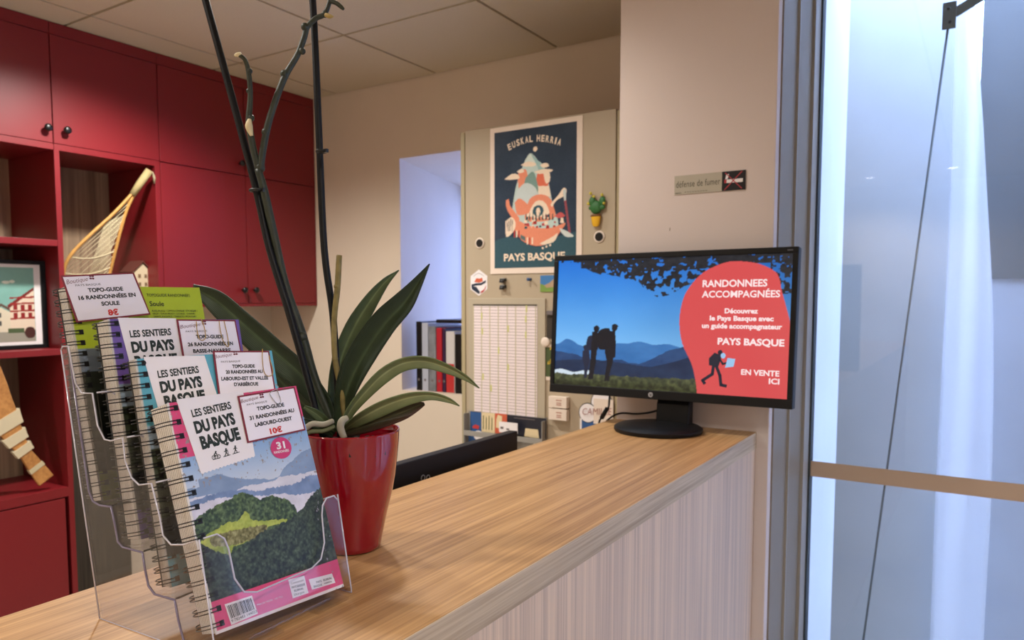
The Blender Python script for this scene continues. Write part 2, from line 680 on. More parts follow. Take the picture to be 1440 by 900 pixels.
# ------------------------------------------------------------------ glazed door and its frame, and what stands outside
jb = MB()
jx = PX1
yA, yB = pt(1117, 100, 'x', -.42).y, pt(1138, 100, 'x', -.42).y
jb.box((jx, PYF + .03, 0), (jx + .004, yA, 2.5))
jb.box((jx, yA + .006, 0), (jx + .004, YG - .03, 2.5))
jo = struct(jb.build('trim_1', M_ALU))
MB().box((jx, yA, 0), (jx + .010, yA + .006, 2.5)).build('bead', M_ALU2, jo)
MB().box((jx, yB, 0), (jx + .012, YG - .012, 2.5)).build('edge_lip', M_ALU2, jo)
door = struct(MB().box((jx, YG - .012, 0), (jx + .017, YG + .03, 2.5)).build('door_1', M_SEAL))
MB().box((jx + .016, YG, .01), (1.05, YG + .010, 2.5)).build('pane', M_GLASS, door)
MB().box((1.05, YG - .03, 0), (1.12, YG + .04, 2.5)).build('frame_post', M_ALU, door)
MB().box((1.12, YG, .01), (XR, YG + .010, 2.5)).build('pane', M_GLASS, door)
st = pt(1131, 664.5, 'y', YG)
MB().box((jx + .017, YG - .001, .932 - .0235), (1.05, YG - .0002, .932 + .0215)).build('marking_band', mat('tan_marking_film', (206, 176, 148), 0.55), door, label='tan safety band stuck across the glass')
# outside
YO = 3.0
ex = MB().box((jx - .2, YG + .03, 0), (jx + .004, 2.76, 3.2))
struct(ex.build('wall_outside_left', M_EXT))
struct(MB().box((-1.15, YO, 0), (pt(1336, 400, 'y', YO).x, YO + .2, 3.6)).build('wall_outside_back', mat('grey_outside_render', (186, 190, 192), 0.8, noise=(4, 0.04), bump=(50, 0.001))))
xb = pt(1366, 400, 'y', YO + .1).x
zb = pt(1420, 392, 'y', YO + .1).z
ow = struct(MB().box((xb, YO + .1, 0), (XR + 1, YO + .2, zb)).build('wall_outside_right', mat('mirrored_wall_tone', (176, 182, 192), 0.8, noise=(4, 0.05))))  # paler lower tone stands in for the room wall mirrored in the glass
MB().box((xb, YO + .09, zb), (XR + 1, YO + .2, 3.6)).build('mirrored_ceiling_panel', mat('mirrored_ceiling_tone', (100, 104, 106), 0.6, noise=(5, 0.05)), ow)  # reflection of the dim ceiling in the glass, painted as a darker upper part
struct(MB().box((-.6, YG + .05, 0), (XR + 1.5, 5.1, .004)).build('ground_outside', mat('pale_paving', (170, 170, 168), 0.8, noise=(8, 0.08))))
# cloth banner outside
YBn = 2.88
Lp = [(1344, -30), (1343, 15), (1339, 150), (1335, 300), (1325, 500), (1316, 680), (1308, 900), (1304, 1100)]
Rp = [(1369, -30), (1372, 15), (1381, 150), (1387, 260), (1396, 450), (1394, 680), (1383, 900), (1376, 1100)]
bn = MB()
Ls, Rs = smooth_path(Lp, 5), smooth_path(Rp, 5)
n = len(Ls)
NXB = 10
vs, fs = [], []
for i in range(n):
    a, b = pt(Ls[i][0], Ls[i][1], 'y', YBn), pt(Rs[i][0], Rs[i][1], 'y', YBn)
    for k in range(NXB + 1):
        t = k / NXB
        p = a.lerp(b, t)
        p.y += .010 * math.sin(t * 7 + i * .13) + .006 * math.sin(i * .4)
        vs.append(p)
for i in range(n - 1):
    for k in range(NXB):
        a = i * (NXB + 1) + k
        fs.append((a, a + NXB + 1, a + NXB + 2, a + 1))
bn.add(vs, fs)
M_CLOTH = mat('white_cloth', (246, 248, 252), 0.8, trans=0.65, bump=(40, 0.001))
bo = bn.build('cloth_banner', M_CLOTH, smooth=True)
sm = bo.modifiers.new('thick', 'SOLIDIFY')
sm.thickness = .002
tag(bo, 'tall narrow white cloth banner with a curved right edge hanging outside the glass door', 'banner')
# steel bracket and rod
yR = YG + .06
r0, r1 = pt(1333, 40, 'y', yR), pt(1212, 915, 'y', yR)
r1 = r0 + (r1 - r0) * 1.03
er = empty('stay_rod', r0, 'thin grey steel rod slanting down from a bolted bracket outside the glass door', 'rod')
MB().tube([r0, r1], .0032, 12).build('rod', M_STEEL, er, smooth=True)
b0, b1 = pt(1326, 5, 'y', yR), pt(1344, 39, 'y', yR)
MB().box((b0.x, yR - .004, b1.z), (b1.x, yR + .004, b0.z)).build('bracket_plate', M_STEEL, er, bevel=.001)
a0 = [pt(x, y, 'y', yR) for x, y in ((1338, 20), (1345, 8), (1395, -22), (1404, -14), (1346, 22))]
MB().prism([(p.x, p.z) for p in a0], yR + .004, yR + .010, ax=1).build('bracket_arm', M_STEEL, er)
for x, y in ((1334, 12), (1336, 31)):
    p = pt(x, y, 'y', yR - .005)
    MB(Matrix.Translation(p) @ Matrix.Rotation(PI / 2, 4, 'X')).lathe([(.004, 0), (.004, .003), (.003, .004)], seg=12).build('bolt', mat('dark_bolt', (60, 64, 66), 0.4, metal=.8), er)

# ================================================================== RED CUPBOARDS
RX = -2.7853
RB = XW + .002
T_ = .018


def knob(x, y, z, parent):
    MB(Matrix.Translation((x, y, z)) @ Matrix.Rotation(PI / 2, 4, 'Y')).lathe(
        [(.005, 0), (.005, .012), (.010, .014), (.013, .019), (.013, .024), (.009, .028), (.002, .029)], seg=24).build('knob', M_BLACK, parent, smooth=True)


def door_leaf(parent, y0, y1, z0, z1, ky=None, kz=None):
    d = MB().box((RX - .018, y0 + .0018, z0 + .0018), (RX, y1 - .0018, z1 - .0018)).build('door', M_RED, parent, bevel=.001)
    if ky:
        knob(RX, ky, kz, d)
    return d


Y0, Y1, Y2, Y3, Y4 = .955, 1.3575, 1.756, 2.160, 2.5655
ZU, ZL, ZB = 2.344, 1.9655, 1.384
# unit A: tall, open cells, lower cupboard
ua = empty('red_cupboard', (RB, Y0, 0), 'tall red cupboard unit at the left with open cells above a low door', 'cupboard', 'red fitted cupboards')
c = MB()
c.box((RB, Y0, .08), (RX, Y0 + T_, ZT - .002)).box((RB, Y1 - .0005, .08), (RX, Y1 + .018, ZL - .022))
c.box((RB, Y1 - T_, ZL - .02), (RX - .02, Y1 - .001, ZT - .002))
c.box((RB, Y0, ZU), (RX, Y1 - .001, ZT - .002))
c.box((RB, Y0, ZL - .022), (RX, Y1 - .0005, ZL))
c.box((RB, Y0 + T_, .08), (RX - .02, Y1, .10))
c.box((RB, Y0, .701), (RX, Y1, .735))
c.build('carcass', M_RED, ua, bevel=.0008)
MB().box((RB, Y0 + T_, .735), (RB + .006, Y1 - .001, ZL - .022)).build('back_panel', M_WOODBACK, ua)
for z in (1.6165, 1.2285):
    MB().box((RB + .006, Y0 + T_, z - .011), (RX - .001, Y1 - .0006, z + .011)).build('shelf', M_RED, ua, bevel=.0008)
k = pt(64, 180, 'x', RX)
door_leaf(ua, Y0, Y1, ZL, ZU, k.y, k.z)
door_leaf(ua, Y0, Y1 - .012, .085, .698)
MB().box((RB, Y0, 0), (RX - .04, Y1 + .018, .08)).build('plinth', M_REDIN, ua)
# unit B: one open cell
ub = empty('red_cupboard', (RB, Y1 + .018, ZB), 'red cupboard unit with one open cell holding the laced racket', 'cupboard', 'red fitted cupboards')
c = MB()
c.box((RB, Y2 - .022, ZB), (RX, Y2 - .001, ZL - .022)).box((RB, Y1 + .0185, ZB), (RX, Y2 - .022, ZB + .02))
c.box((RB, Y1 + .001, ZL - .022), (RX, Y2 - .001, ZL)).box((RB, Y1 + .001, ZU), (RX, Y2 - .001, ZT - .002))
c.box((RB, Y2 - .02, ZL), (RX - .02, Y2 - .001, ZU))
c.build('carcass', M_RED, ub, bevel=.0008)
MB().box((RB, Y1 + .019, ZB + .02), (RB + .006, Y2 - .022, ZL - .022)).build('back_panel', M_WOODBACK, ub)
k = pt(91, 184, 'x', RX)
door_leaf(ub, Y1, Y2, ZL, ZU, k.y, k.z)
# unit C: four doors
uc = empty('red_cupboard', (RB, Y2, ZB), 'red wall cupboard with four closed doors next to the far wall', 'cupboard', 'red fitted cupboards')
c = MB()
c.box((RB, Y2, ZB), (RX, Y4, ZB + .013)).box((RB, Y2, ZU), (RX, Y4, ZT - .002)).box((RB, Y4 - .006, ZB + .013), (RX, Y4, ZU))
c.box((RB, Y2, ZB + .013), (RX - .02, Y2 + .016, ZU)).box((RB, Y2, ZL - .01), (RX - .02, Y4, ZL + .008))
c.box((RB, Y2 + .016, ZB + .013), (RB + .01, Y4 - .006, ZU))
c.build('carcass', M_RED, uc, bevel=.0008)
k = pt(337, 230, 'x', RX)
door_leaf(uc, Y2, Y3, ZL - .002, ZU, k.y, k.z)
door_leaf(uc, Y3, Y4 - .006, ZL - .002, ZU, Y3 + (Y3 - k.y), k.z)
k = pt(341, 408, 'x', RX)
door_leaf(uc, Y2, Y3, ZB + .013, ZL - .002, k.y, k.z)
k = pt(357, 408, 'x', RX)
door_leaf(uc, Y3, Y4 - .006, ZB + .013, ZL - .002, k.y, k.z)

# dark boards standing in the corner under unit B
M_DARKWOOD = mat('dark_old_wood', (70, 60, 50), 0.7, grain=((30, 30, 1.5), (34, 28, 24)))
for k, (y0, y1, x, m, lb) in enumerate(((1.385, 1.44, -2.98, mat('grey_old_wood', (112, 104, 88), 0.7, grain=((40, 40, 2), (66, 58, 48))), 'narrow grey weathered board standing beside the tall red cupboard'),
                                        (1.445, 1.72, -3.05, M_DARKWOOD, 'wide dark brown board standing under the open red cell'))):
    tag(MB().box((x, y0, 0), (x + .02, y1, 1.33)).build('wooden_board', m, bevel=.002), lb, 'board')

# ------------------------------------------------------------------ laced racket in the open cell
def rk(px, py):
    return pt(px, py, 'x', -2.772 - .11 * (py - 240) / 160.0)


M_CANE = mat('golden_cane', (196, 146, 76), 0.5, noise=(40, 0.12))
M_CORD = mat('pale_cord', (196, 182, 146), 0.8)
er = empty('laced_racket', pt(120, 400, 'x', -2.90), 'teardrop wooden racket with cord netting and wrapped handle in the red cell', 'racket')
left = smooth_path([(188, 270), (160, 300), (125, 332), (100, 358), (90, 380), (91, 400), (105, 420), (122, 424)], 6)
right = smooth_path([(189, 272), (178, 296), (168, 330), (160, 362), (154, 385), (145, 410), (122, 424)], 6)
MB().tube([rk(*p) for p in left], .0062, 10).tube([rk(*p) for p in right], .0062, 10).build('hoop', M_CANE, er, smooth=True)
MB().tube([rk(186, 274), rk(197, 258), rk(210, 240)], [.012, .014, .0145], 14).build('handle', mat('wrapped_tape', (170, 152, 104), 0.75, noise=(60, 0.1)), er, smooth=True)
MB().tube([rk(209, 240), rk(214, 243), rk(217, 250), rk(217, 258)], [.004, .005, .005, .003], 8).build('cord_loop', M_CORD, er, smooth=True)
net = MB()


def along(path, t):
    i = min(int(t * (len(path) - 1)), len(path) - 2)
    f = t * (len(path) - 1) - i
    return path[i] * (1 - f) + path[i + 1] * f


for k in range(15):
    t = .30 + .68 * k / 14
    a, b = along(left, t), along(right, max(.03, t - .36))
    net.tube([rk(*a), rk(*b)], .0011, 5)
for k in range(12):
    s = (k + 1) / 13
    a = along(left, .2) * (1 - s) + along(right, .2) * s
    b = along(left, .93) * (1 - s) + along(right, .93) * s
    net.tube([rk(*a), rk(*b)], .0011, 5)
for t in (.45, .6, .78):
    a, b = along(left, t), along(right, t)
    q = [(a * (1 - s) + b * s) + np.array([0, 6 * math.sin(s * PI)]) for s in (0, .25, .5, .75, 1)]
    net.tube([rk(*p) for p in q], .0028, 6)
net.build('cord_net', M_CORD, er, smooth=True)

# little house ornament
hx = -2.86
h0, h1 = pt(184, 405, 'x', hx), pt(213, 405, 'x', hx)
zt_ = pt(205, 384, 'x', hx).z
za = pt(205, 369, 'x', hx).z
zf = ZB + .0205
eh = empty('house_ornament', (hx - .04, (h0.y + h1.y) / 2, zf), 'small white model house with brown roof in the red open cell', 'ornament')
ym = (h0.y + h1.y) / 2
ya, yb = h0.y + .012, h1.y + .004
ym = (ya + yb) / 2
MB().prism([(ya, zf), (yb, zf), (yb, zt_), (ym, za - .005), (ya, zt_)], hx - .08, hx, ax=0).build('walls', mat('ornament_white', (206, 190, 158), 0.7), eh)
rf = MB()
rf.prism([(ya - .008, zt_ - .002), (ym, za), (yb + .008, zt_ - .002), (yb + .008, zt_ + .004), (ym, za + .007), (ya - .008, zt_ + .004)], hx - .085, hx + .006, ax=0)
rf.build('roof', mat('ornament_brown', (92, 44, 34), 0.7), eh)
for (yy, zz) in ((ym - .014, zt_ - .012), (ym + .012, zt_ - .012), (ym - .014, zt_ - .045), (ym + .012, zt_ - .045)):
    MB().box((hx, yy - .005, zz - .007), (hx + .002, yy + .005, zz + .007)).build('shutter', mat('ornament_shutter', (120, 96, 70), 0.7), eh)

# framed picture
fx = -2.88
f1 = pt(67, 430, 'x', fx)
zf0, zf1 = 1.2405, pt(60, 367, 'x', fx).z
fy0, fy1 = f1.y - .30, f1.y
ef = empty('picture_frame', (fx, (fy0 + fy1) / 2, zf0), 'black framed print of red and white timbered houses on the left red shelf', 'picture')
fr = MB()
for a, b in (((fx - .02, fy0, zf0), (fx, fy1, zf0 + .014)), ((fx - .02, fy0, zf1 - .014), (fx, fy1, zf1)),
             ((fx - .02, fy0, zf0 + .014), (fx, fy0 + .014, zf1 - .014)), ((fx - .02, fy1 - .018, zf0 + .014), (fx, fy1, zf1 - .014))):
    fr.box(a, b)
fr.build('frame', M_PLASTIC, ef, bevel=.001)
MB().box((fx - .018, fy0 + .013, zf0 + .013), (fx - .008, fy1 - .017, zf1 - .013)).build('mat_board', M_WHITE, ef)
pb = Paint(110, 130, 0.9)
pb.c[:] = (126, 176, 166)
pb.c[:] += (fbm(pb.u * 5, pb.v * 5, 3)[..., None] - .5) * 16
pb.disc(.62, .80, .05, (226, 232, 220), .02)
pb.disc(.70, .81, .035, (226, 232, 220), .02)
pb.poly([(0, 0), (1, 0), (1, .16), (0, .14)], (150, 148, 134))
pb.poly([(.0, .12), (.66, .14), (.66, .40), (.52, .47), (.38, .40), (.2, .46), (0, .40)], (214, 204, 180))
pb.poly([(.0, .40), (.2, .46), (.4, .40), (.54, .48), (.68, .40), (.68, .44), (.54, .52), (.4, .45), (.2, .51), (0, .44)], (96, 74, 62))
pb.poly([(.66, .12), (1, .13), (1, .70), (.66, .50)], (222, 204, 182))
pb.poly([(.62, .49), (1, .74), (1, .70), (.64, .45)], (120, 40, 36))
for zz in (.30, .40, .50, .58):
    pb.poly([(.66, zz), (1, zz + .01), (1, zz + .035), (.66, zz + .02)], (150, 42, 40))
for xx in (.70, .80, .9):
    for zz in (.32, .43):
        pb.poly([(xx, zz), (xx + .06, zz), (xx + .06, zz + .07), (xx, zz + .07)], (140, 34, 36))
for xx in (.06, .2, .34, .48):
    for zz in (.22, .33):
        pb.poly([(xx, zz), (xx + .06, zz), (xx + .06, zz + .06), (xx, zz + .06)], (70, 76, 72))
pb.disc(.92, .12, .07, (70, 40, 36), .08)
pb.poly([(.62, .12), (.84, .12), (.84, .18), (.62, .18)], (74, 92, 60))
TF = frame((fx - .0075, fy0 + .024, zf0 + .026), (0, 1, 0), (0, 0, 1))
pb.mesh('print', TF, fy1 - fy0 - .064, zf1 - zf0 - .052, M_PHOTO, ef)

# wooden bat with pale bands
def bt(px, py, off=0.0):
    return pt(px, py, 'x', -2.80 + off)


eb = empty('wooden_bat', (-2.80, 1.2, .736), 'golden wooden bat with three pale bands leaning in the low red cell', 'bat')
pathb = smooth_path([(-60, 470), (-20, 545), (10, 596), (30, 628), (46, 650), (66, 676)], 5)
wd = [30, 31, 33, 34, 33, 31, 29, 26, 24, 22, 19, 17, 15, 13, 12, 11, 10, 9.5, 9.5, 10, 10.5, 11, 11.5, 12, 12.5, 12.5]


def ribbon(mb, i0, i1, extra, th0, th1, mi=0):
    L_, R_ = [], []
    for i in range(i0, i1 + 1):
        a, b = pathb[max(i - 1, 0)], pathb[min(i + 1, len(pathb) - 1)]
        d = (b - a) / np.linalg.norm(b - a)
        nn = np.array([-d[1], d[0]]) * (wd[min(i, len(wd) - 1)] + extra)
        L_.append(pathb[i] + nn)
        R_.append(pathb[i] - nn)
    pl = [bt(*q) for q in L_ + R_[::-1]]
    mb.prism([(q.y, q.z) for q in pl], -2.80 + th0, -2.80 + th1, mi, ax=0)


r_ = MB()
ribbon(r_, 0, len(pathb) - 1, 0, -.014, 0)
r_.build('blade', mat('bat_wood', (196, 140, 78), 0.5, grain=((20, 20, 20), (158, 104, 54))), eb, bevel=.003)
for i0 in (9, 12, 15):
    b_ = MB()
    ribbon(b_, i0, i0 + 2, 4, -.017, .003)
    b_.build('band', mat('pale_leather', (206, 192, 160), 0.6), eb)
b_ = MB()
ribbon(b_, 21, 22, 0.6, -.0155, .0015)
b_.build('string_tie', M_CORD, eb)

# ================================================================== COUNTER
CX0, CX1, CT = -.822, -.4465, 1.10
CYN = -1.6
ec = empty('reception_counter', (-.63, .2, 0), 'long pale oak reception counter running up to the white pier', 'counter')
MB().box((CX0, CYN, CT - .0395), (CX1 - .0012, PYF - .0005, CT)).build('worktop', M_TOP, ec, bevel=.0006)
MB().box((CX1 - .0012, CYN, CT - .0395), (CX1, PYF - .0005, CT - .0003)).build('edge_band', M_EDGE, ec)
MB().box((CX1 - .02, CYN, .0), (CX1 - .0015, PYF - .001, CT - .040)).build('front_panel', M_FRONT, ec)
MB().box((CX0 + .02, CYN, 0), (CX0 + .038, PYF - .001, CT - .040)).build('inner_panel', M_FRONT, ec)
# desk behind
ed = empty('desk', (-1.2, .9, 0), 'low office desk on the staff side of the counter', 'desk')
MB().box((-1.40, .2, .715), (CX0 + .018, 1.75, .74)).build('desktop', M_FRONT, ed, bevel=.001)
for x, y in ((-1.36, .24), (-1.36, 1.71), (-.86, .24), (-.86, 1.71)):
    MB().box((x - .02, y - .02, 0), (x + .02, y + .02, .715)).build('leg', M_ALU, ed)

# thin black screen behind the counter, seen from the back
SX = -.866
s1 = pt(728, 606, 'x', SX)
es = empty('desk_screen', (SX - .06, 1.1, .74), 'flat black back of a computer screen standing behind the counter', 'monitor')
MB().box((SX - .022, s1.y - .55, .80), (SX, s1.y, s1.z)).build('housing', M_PLASTIC, es, bevel=.002)
MB().box((SX - .024, s1.y - .545, .81), (SX - .0221, s1.y - .005, s1.z - .006)).build('screen', mat('dark_screen', (8, 9, 12), 0.1), es)
MB().box((SX - .055, 1.06, .75), (SX - .022, 1.14, .96)).box((SX - .16, .98, .7401), (SX + .02, 1.22, .75)).build('stand', M_PLASTIC, es)
g = MB()
for px in (595, 602):
    c0 = pt(px, 672, 'x', SX + .0006)
    ring = [(c0.x, c0.y + .0052 * math.cos(a), c0.z + .0052 * math.sin(a)) for a in [2 * PI * k / 20 for k in range(20)]]
    g.tube(ring, .0010, 6, closed=True)
g.build('emblem', mat('silver_emblem', (150, 150, 154), 0.3, metal=.6), es, smooth=True, label='two small silver rings on the black back')

# ------------------------------------------------------------------ monitor on the counter
BL, BR, TL, TR = Vector((-.9655, 1.703, 1.170)), Vector((-.3480, 1.703, 1.1735)), Vector((-.9715, 1.728, 1.5320)), Vector((-.3510, 1.728, 1.5370))
BL = Vector((-.9690, 1.7025, 1.1715)); TL = Vector((-.9690, 1.7275, 1.5335)); BR = Vector((-.3490, 1.7025, 1.1735)); TR = Vector((-.3490, 1.7275, 1.5355))
MW, MH = (BR - BL).length, (TL - BL).length
TM = frame(BL, BR - BL, TL - BL)       # normal points to -y (towards the camera)
em = empty('computer_monitor', (-.655, 1.685, CT), 'wide black monitor on an oval foot at the far end of the counter', 'monitor')
mo = MB(TM)
bz, bb = .0125, .022
mo.box((0, 0, -.03), (MW, MH, -.004))
mo.box((0, MH - .014, -.004), (MW, MH, .0)).box((0, 0, -.004), (MW, bb, 0)).box((0, bb, -.004), (bz, MH - .014, 0)).box((MW - bz, bb, -.004), (MW, MH - .014, 0))
mo.build('housing', M_PLASTIC, em, bevel=.0015)
MB(TM).box((.15, .05, -.055), (.47, .28, -.03)).build('rear_bulge', M_PLASTIC, em, bevel=.004)
SWd, SHt = MW - 2 * bz, MH - .014 - bb
TS = TM @ Matrix.Translation((bz, bb, -.0038))
sp = Paint(420, 236, SWd / SHt)
u, v = sp.u, sp.v
t = np.clip((v - .2) / .8, 0, 1)[..., None]
sp.c[:] = np.array((136, 198, 246)) * (1 - t) + np.array((24, 112, 212)) * t
sp.c[:] = sp.c * (1 - .25 * np.clip(u - .3, 0, 1)[..., None])
sp.c[:] += (fbm(u * 6, v * 4, 11)[..., None] - .5) * 10


def ridge(base, amp, fr_, seed, peaks=()):
    h = base + amp * (fbm(u * fr_, u * 0 + seed, seed) - .5)
    for cx, hh, ww in peaks:
        h = h + hh * np.exp(-((u - cx) / ww) ** 2)
    return h


m1 = v < ridge(.325, .05, 6, 21, ((.055, .045, .03), (.09, .02, .02), (.30, .02, .06), (.40, .03, .05), (.52, .02, .05)))
sp.fill(m1, np.array((52, 112, 176)) + (fbm(u * 14, v * 20, 4)[..., None] - .5) * 26)
m2 = v < np.interp(u, [0, .1, .2, .32, .40, .46, .52, .60, .66, .75], [.27, .25, .20, .215, .19, .24, .29, .335, .355, .37]) + .03 * (fbm(u * 14, u * 0 + 3, 33) - .5)
sp.fill(m2, np.array((32, 66, 112)) + (fbm(u * 20, v * 20, 5)[..., None] - .5) * 30)
m3 = v < .19 + .02 * np.sin(u * 9) + np.where(u > .45, (u - .45) * .5, 0) * (u < .66)
sp.fill(m3, np.array((22, 44, 76)) + (fbm(u * 20, v * 20, 6)[..., None] - .5) * 22)
mfog = (v < .115 + .01 * np.sin(u * 50)) & (u < .18)
sp.fill(mfog, (206, 220, 232))
m4 = v < .075 + .025 * fbm(u * 60, v * 0, 8) + .02 * u
gcol = np.array((70, 76, 52)) + (fbm(u * 60, v * 40, 9)[..., None] - .5) * np.array((90, 90, 50)) - (1 - np.clip(v / .08, 0, 1)[..., None]) * 30
sp.fill(m4, gcol)
# leaves hanging from the top
env = np.clip(np.sin(np.clip((u - .09) / .80, 0, 1) * PI), 0, 1)
leafm = (fbm(u * 58, v * 34, 14, 2) > .45 + .0 * u) & (v > .985 - .27 * env * (.35 + .9 * fbm(u * 8, v * 0 + 2, 15)))
leafm |= (fbm(u * 70, v * 40, 16, 2) > .36) & (v > .94 - .04 * env) & (u > .11)
leafm |= (fbm(u * 60, v * 34, 17, 2) > .46) & (v > .72) & (u > .92)
sp.fill(leafm, np.array((30, 34, 42)) + (fbm(u * 60, v * 60, 18)[..., None] - .5) * 30)


def scr(px, py):
    """position on the screen surface in screen coordinates"""
    o = TS.translation
    nrm = TS.to_3x3() @ Vector((0, 0, 1))
    d = ray(px, py)
    k = (o - CAM).dot(nrm) / d.dot(nrm)
    q = TS.inverted() @ (CAM + d * k)
    return q.x, q.y


def hkp(pts, rgb, smo=False):
    q = []
    for X, Y in pts:
        x, y = scr(760 + X / 3.1026, 330 + Y / 3.1026)
        q.append((x / SWd, y / SHt))
    if smo:
        q = [tuple(p) for p in smooth_path(q + [q[0]], 5)]
    sp.poly(q, rgb)


K1, K2 = (14, 16, 26), (26, 34, 58)
hkp([(186, 486), (198, 480), (208, 488), (206, 502), (192, 504)], K2, True)
hkp([(184, 506), (212, 500), (216, 540), (207, 580), (201, 626), (190, 626), (192, 580), (183, 540)], K2)
hkp([(200, 472), (208, 445), (230, 438), (248, 446), (250, 500), (220, 506), (203, 496)], K2, True)
hkp([(226, 424), (250, 424), (252, 470), (246, 510), (241, 560), (233, 600), (230, 630), (207, 632), (213, 590), (219, 540), (221, 490)], K1)
hkp([(232, 402), (248, 396), (256, 406), (252, 424), (236, 424)], K1, True)
hkp([(234, 400), (250, 400), (262, 408), (236, 411)], K1)
hkp([(248, 440), (256, 420), (270, 411), (298, 408), (304, 428), (302, 492), (276, 503), (254, 496), (246, 466)], K1, True)
hkp([(300, 420), (326, 420), (329, 470), (322, 512), (315, 560), (300, 612), (302, 637), (278, 640), (283, 600), (291, 560), (280, 510), (290, 470)], K1)
hkp([(322, 436), (329, 480), (327, 534), (317, 538), (314, 500), (312, 460)], K1)
hkp([(311, 396), (324, 389), (336, 400), (331, 418), (314, 418)], K1, True)
hkp([(312, 394), (330, 390), (343, 402), (314, 405)], K1)
# red badge
red = (212, 76, 78)
blob = smooth_path([(.655, -.01), (.645, .1), (.625, .22), (.585, .36), (.57, .5), (.575, .64), (.60, .76), (.66, .88), (.74, .945), (.80, .955), (.88, .93), (.945, .86),
                    (.965, .74), (.985, .62), (1.0, .52), (1.02, .3), (1.02, -.01)], 6)
sp.poly([tuple(p) for p in blob], red)
sp.c = np.clip(sp.c, 0, 255)
M_SCREEN = print_mat('lit_screen', 0.2, 1.0)
sp.mesh('display_picture', TS, SWd, SHt, M_SCREEN, em, label='lit screen with hikers, blue mountains and a red badge')
M_SWHITE = mat('lit_white', (40, 40, 40), 0.3, emit=(250, 226, 226), estr=1.0)
M_SINK = mat('lit_dark', (18, 20, 30), 0.4, emit=(24, 28, 44), estr=1.0)
M_SBLUE = mat('lit_blue', (40, 60, 110), 0.4, emit=(150, 190, 220), estr=1.0)


def scr_text(s, x0, x1, yb, hpx, off, z=.0004, mi=0):
    tx = MB(TS)
    a, b = scr(x0, yb), scr(x1, yb)
    c_ = scr((x0 + x1) / 2, yb - hpx)
    put_text(tx, s, (a[0] + b[0]) / 2, (a[1] + b[1]) / 2, b[0] - a[0], c_[1] - (a[1] + b[1]) / 2, z, mi, off)
    tx.build('screen_text', M_SWHITE, em)


scr_text('RANDONNEES', 988, 1079, 403, 9.5, .028)
scr_text('ACCOMPAGNÉES', 987, 1097, 418, 9.2, .022)
scr_text('Découvrez', 1019, 1066, 440.5, 6.6, .038)
scr_text('le Pays Basque avec', 998, 1088, 451, 6.6, .038)
scr_text('un guide accompagnateur', 987, 1100, 462, 6.6, .038)
scr_text('PAYS BASQUE', 1009, 1103, 485.5, 9, .035)
scr_text('EN VENTE', 1042, 1096, 528, 7.4, .03)
scr_text('ICI', 1081, 1096, 540, 7.4, .03)
hk = MB(TS)
hx0, hy0 = scr(1008, 541)
S_ = (scr(1008, 492)[1] - hy0)
fan(hk, hx0 + S_ * .06, hy0 + S_ * .93, S_ * .07, S_ * .07, .0005)
poly(hk, [(hx0 - .25 * S_, hy0 + .55 * S_), (hx0 + .02 * S_, hy0 + .50 * S_), (hx0 + .12 * S_, hy0 + .84 * S_), (hx0 - .10 * S_, hy0 + .92 * S_), (hx0 - .26 * S_, hy0 + .75 * S_)], .0005)
stroke(hk, [(hx0 + .05 * S_, hy0 + .75 * S_), (hx0 + .15 * S_, hy0 + .60 * S_), (hx0 + .32 * S_, hy0 + .66 * S_)], .06 * S_, .0005)
stroke(hk, [(hx0 - .12 * S_, hy0 + .52 * S_), (hx0 - .14 * S_, hy0 + .30 * S_), (hx0 - .42 * S_, hy0 + .10 * S_), (hx0 - .36 * S_, hy0 + .02 * S_)], .09 * S_, .0005)
stroke(hk, [(hx0 - .03 * S_, hy0 + .52 * S_), (hx0 + .08 * S_, hy0 + .27 * S_), (hx0 + .12 * S_, hy0 + .0), (hx0 + .26 * S_, hy0 - .02 * S_)], .09 * S_, .0005)
hk.build('screen_walker', M_SINK, em)
hk = MB(TS)
poly(hk, [(hx0 + .22 * S_, hy0 + .50 * S_), (hx0 + .46 * S_, hy0 + .54 * S_), (hx0 + .50 * S_, hy0 + .76 * S_), (hx0 + .28 * S_, hy0 + .78 * S_)], .0008)
fan(hk, hx0 + .15 * S_, hy0 + .84 * S_, S_ * .07, S_ * .08, .0008)
hk.build('screen_map', M_SBLUE, em)
# emblem on the lower bezel
lg = MB(TM)
lx_ = MW * .462
fan(lg, lx_, bb / 2, .0062, .0062, .0004)
lg.build('emblem', mat('pale_emblem', (176, 176, 182), 0.3, metal=.4), em, label='small round silver emblem on the lower bezel')
lg = MB(TM)
put_text(lg, 'hp', lx_, bb / 2 - .0022, .0068, .0052, .0007, 0, .01, shear=.25)
lg.build('emblem_letters', M_INK, em)
lg = MB(TM)
rect(lg, MW - .024, MH - .009, MW - .012, MH - .006, .0004)
lg.build('badge', mat('grey_badge', (90, 90, 94), .4), em)
# stand
TMc = (BL + BR) / 2
nk = MB()
nx_, ny_ = -.655, 1.715
pl, pr = pt(918.5, 575, 'y', 1.705).x, pt(965, 575, 'y', 1.705).x
nk.prism([(1.7215, CT + .012), (1.7265, 1.160), (1.7380, 1.180), (1.7450, 1.26), (1.7600, 1.26), (1.7550, CT + .012)], pl, pr, ax=0)
nk.build('neck', M_PLASTIC, em, bevel=.003)
bc = (pt(938, 601, 'z', CT).x, 1.676, CT)
MB().lathe([(.104, .0005), (.106, .004), (.106, .010), (.100, .014), (.06, .017), (.04, .018), (.02, .018)], bc, 72, sy=.97).build('foot', M_PLASTIC, em, auto=50)
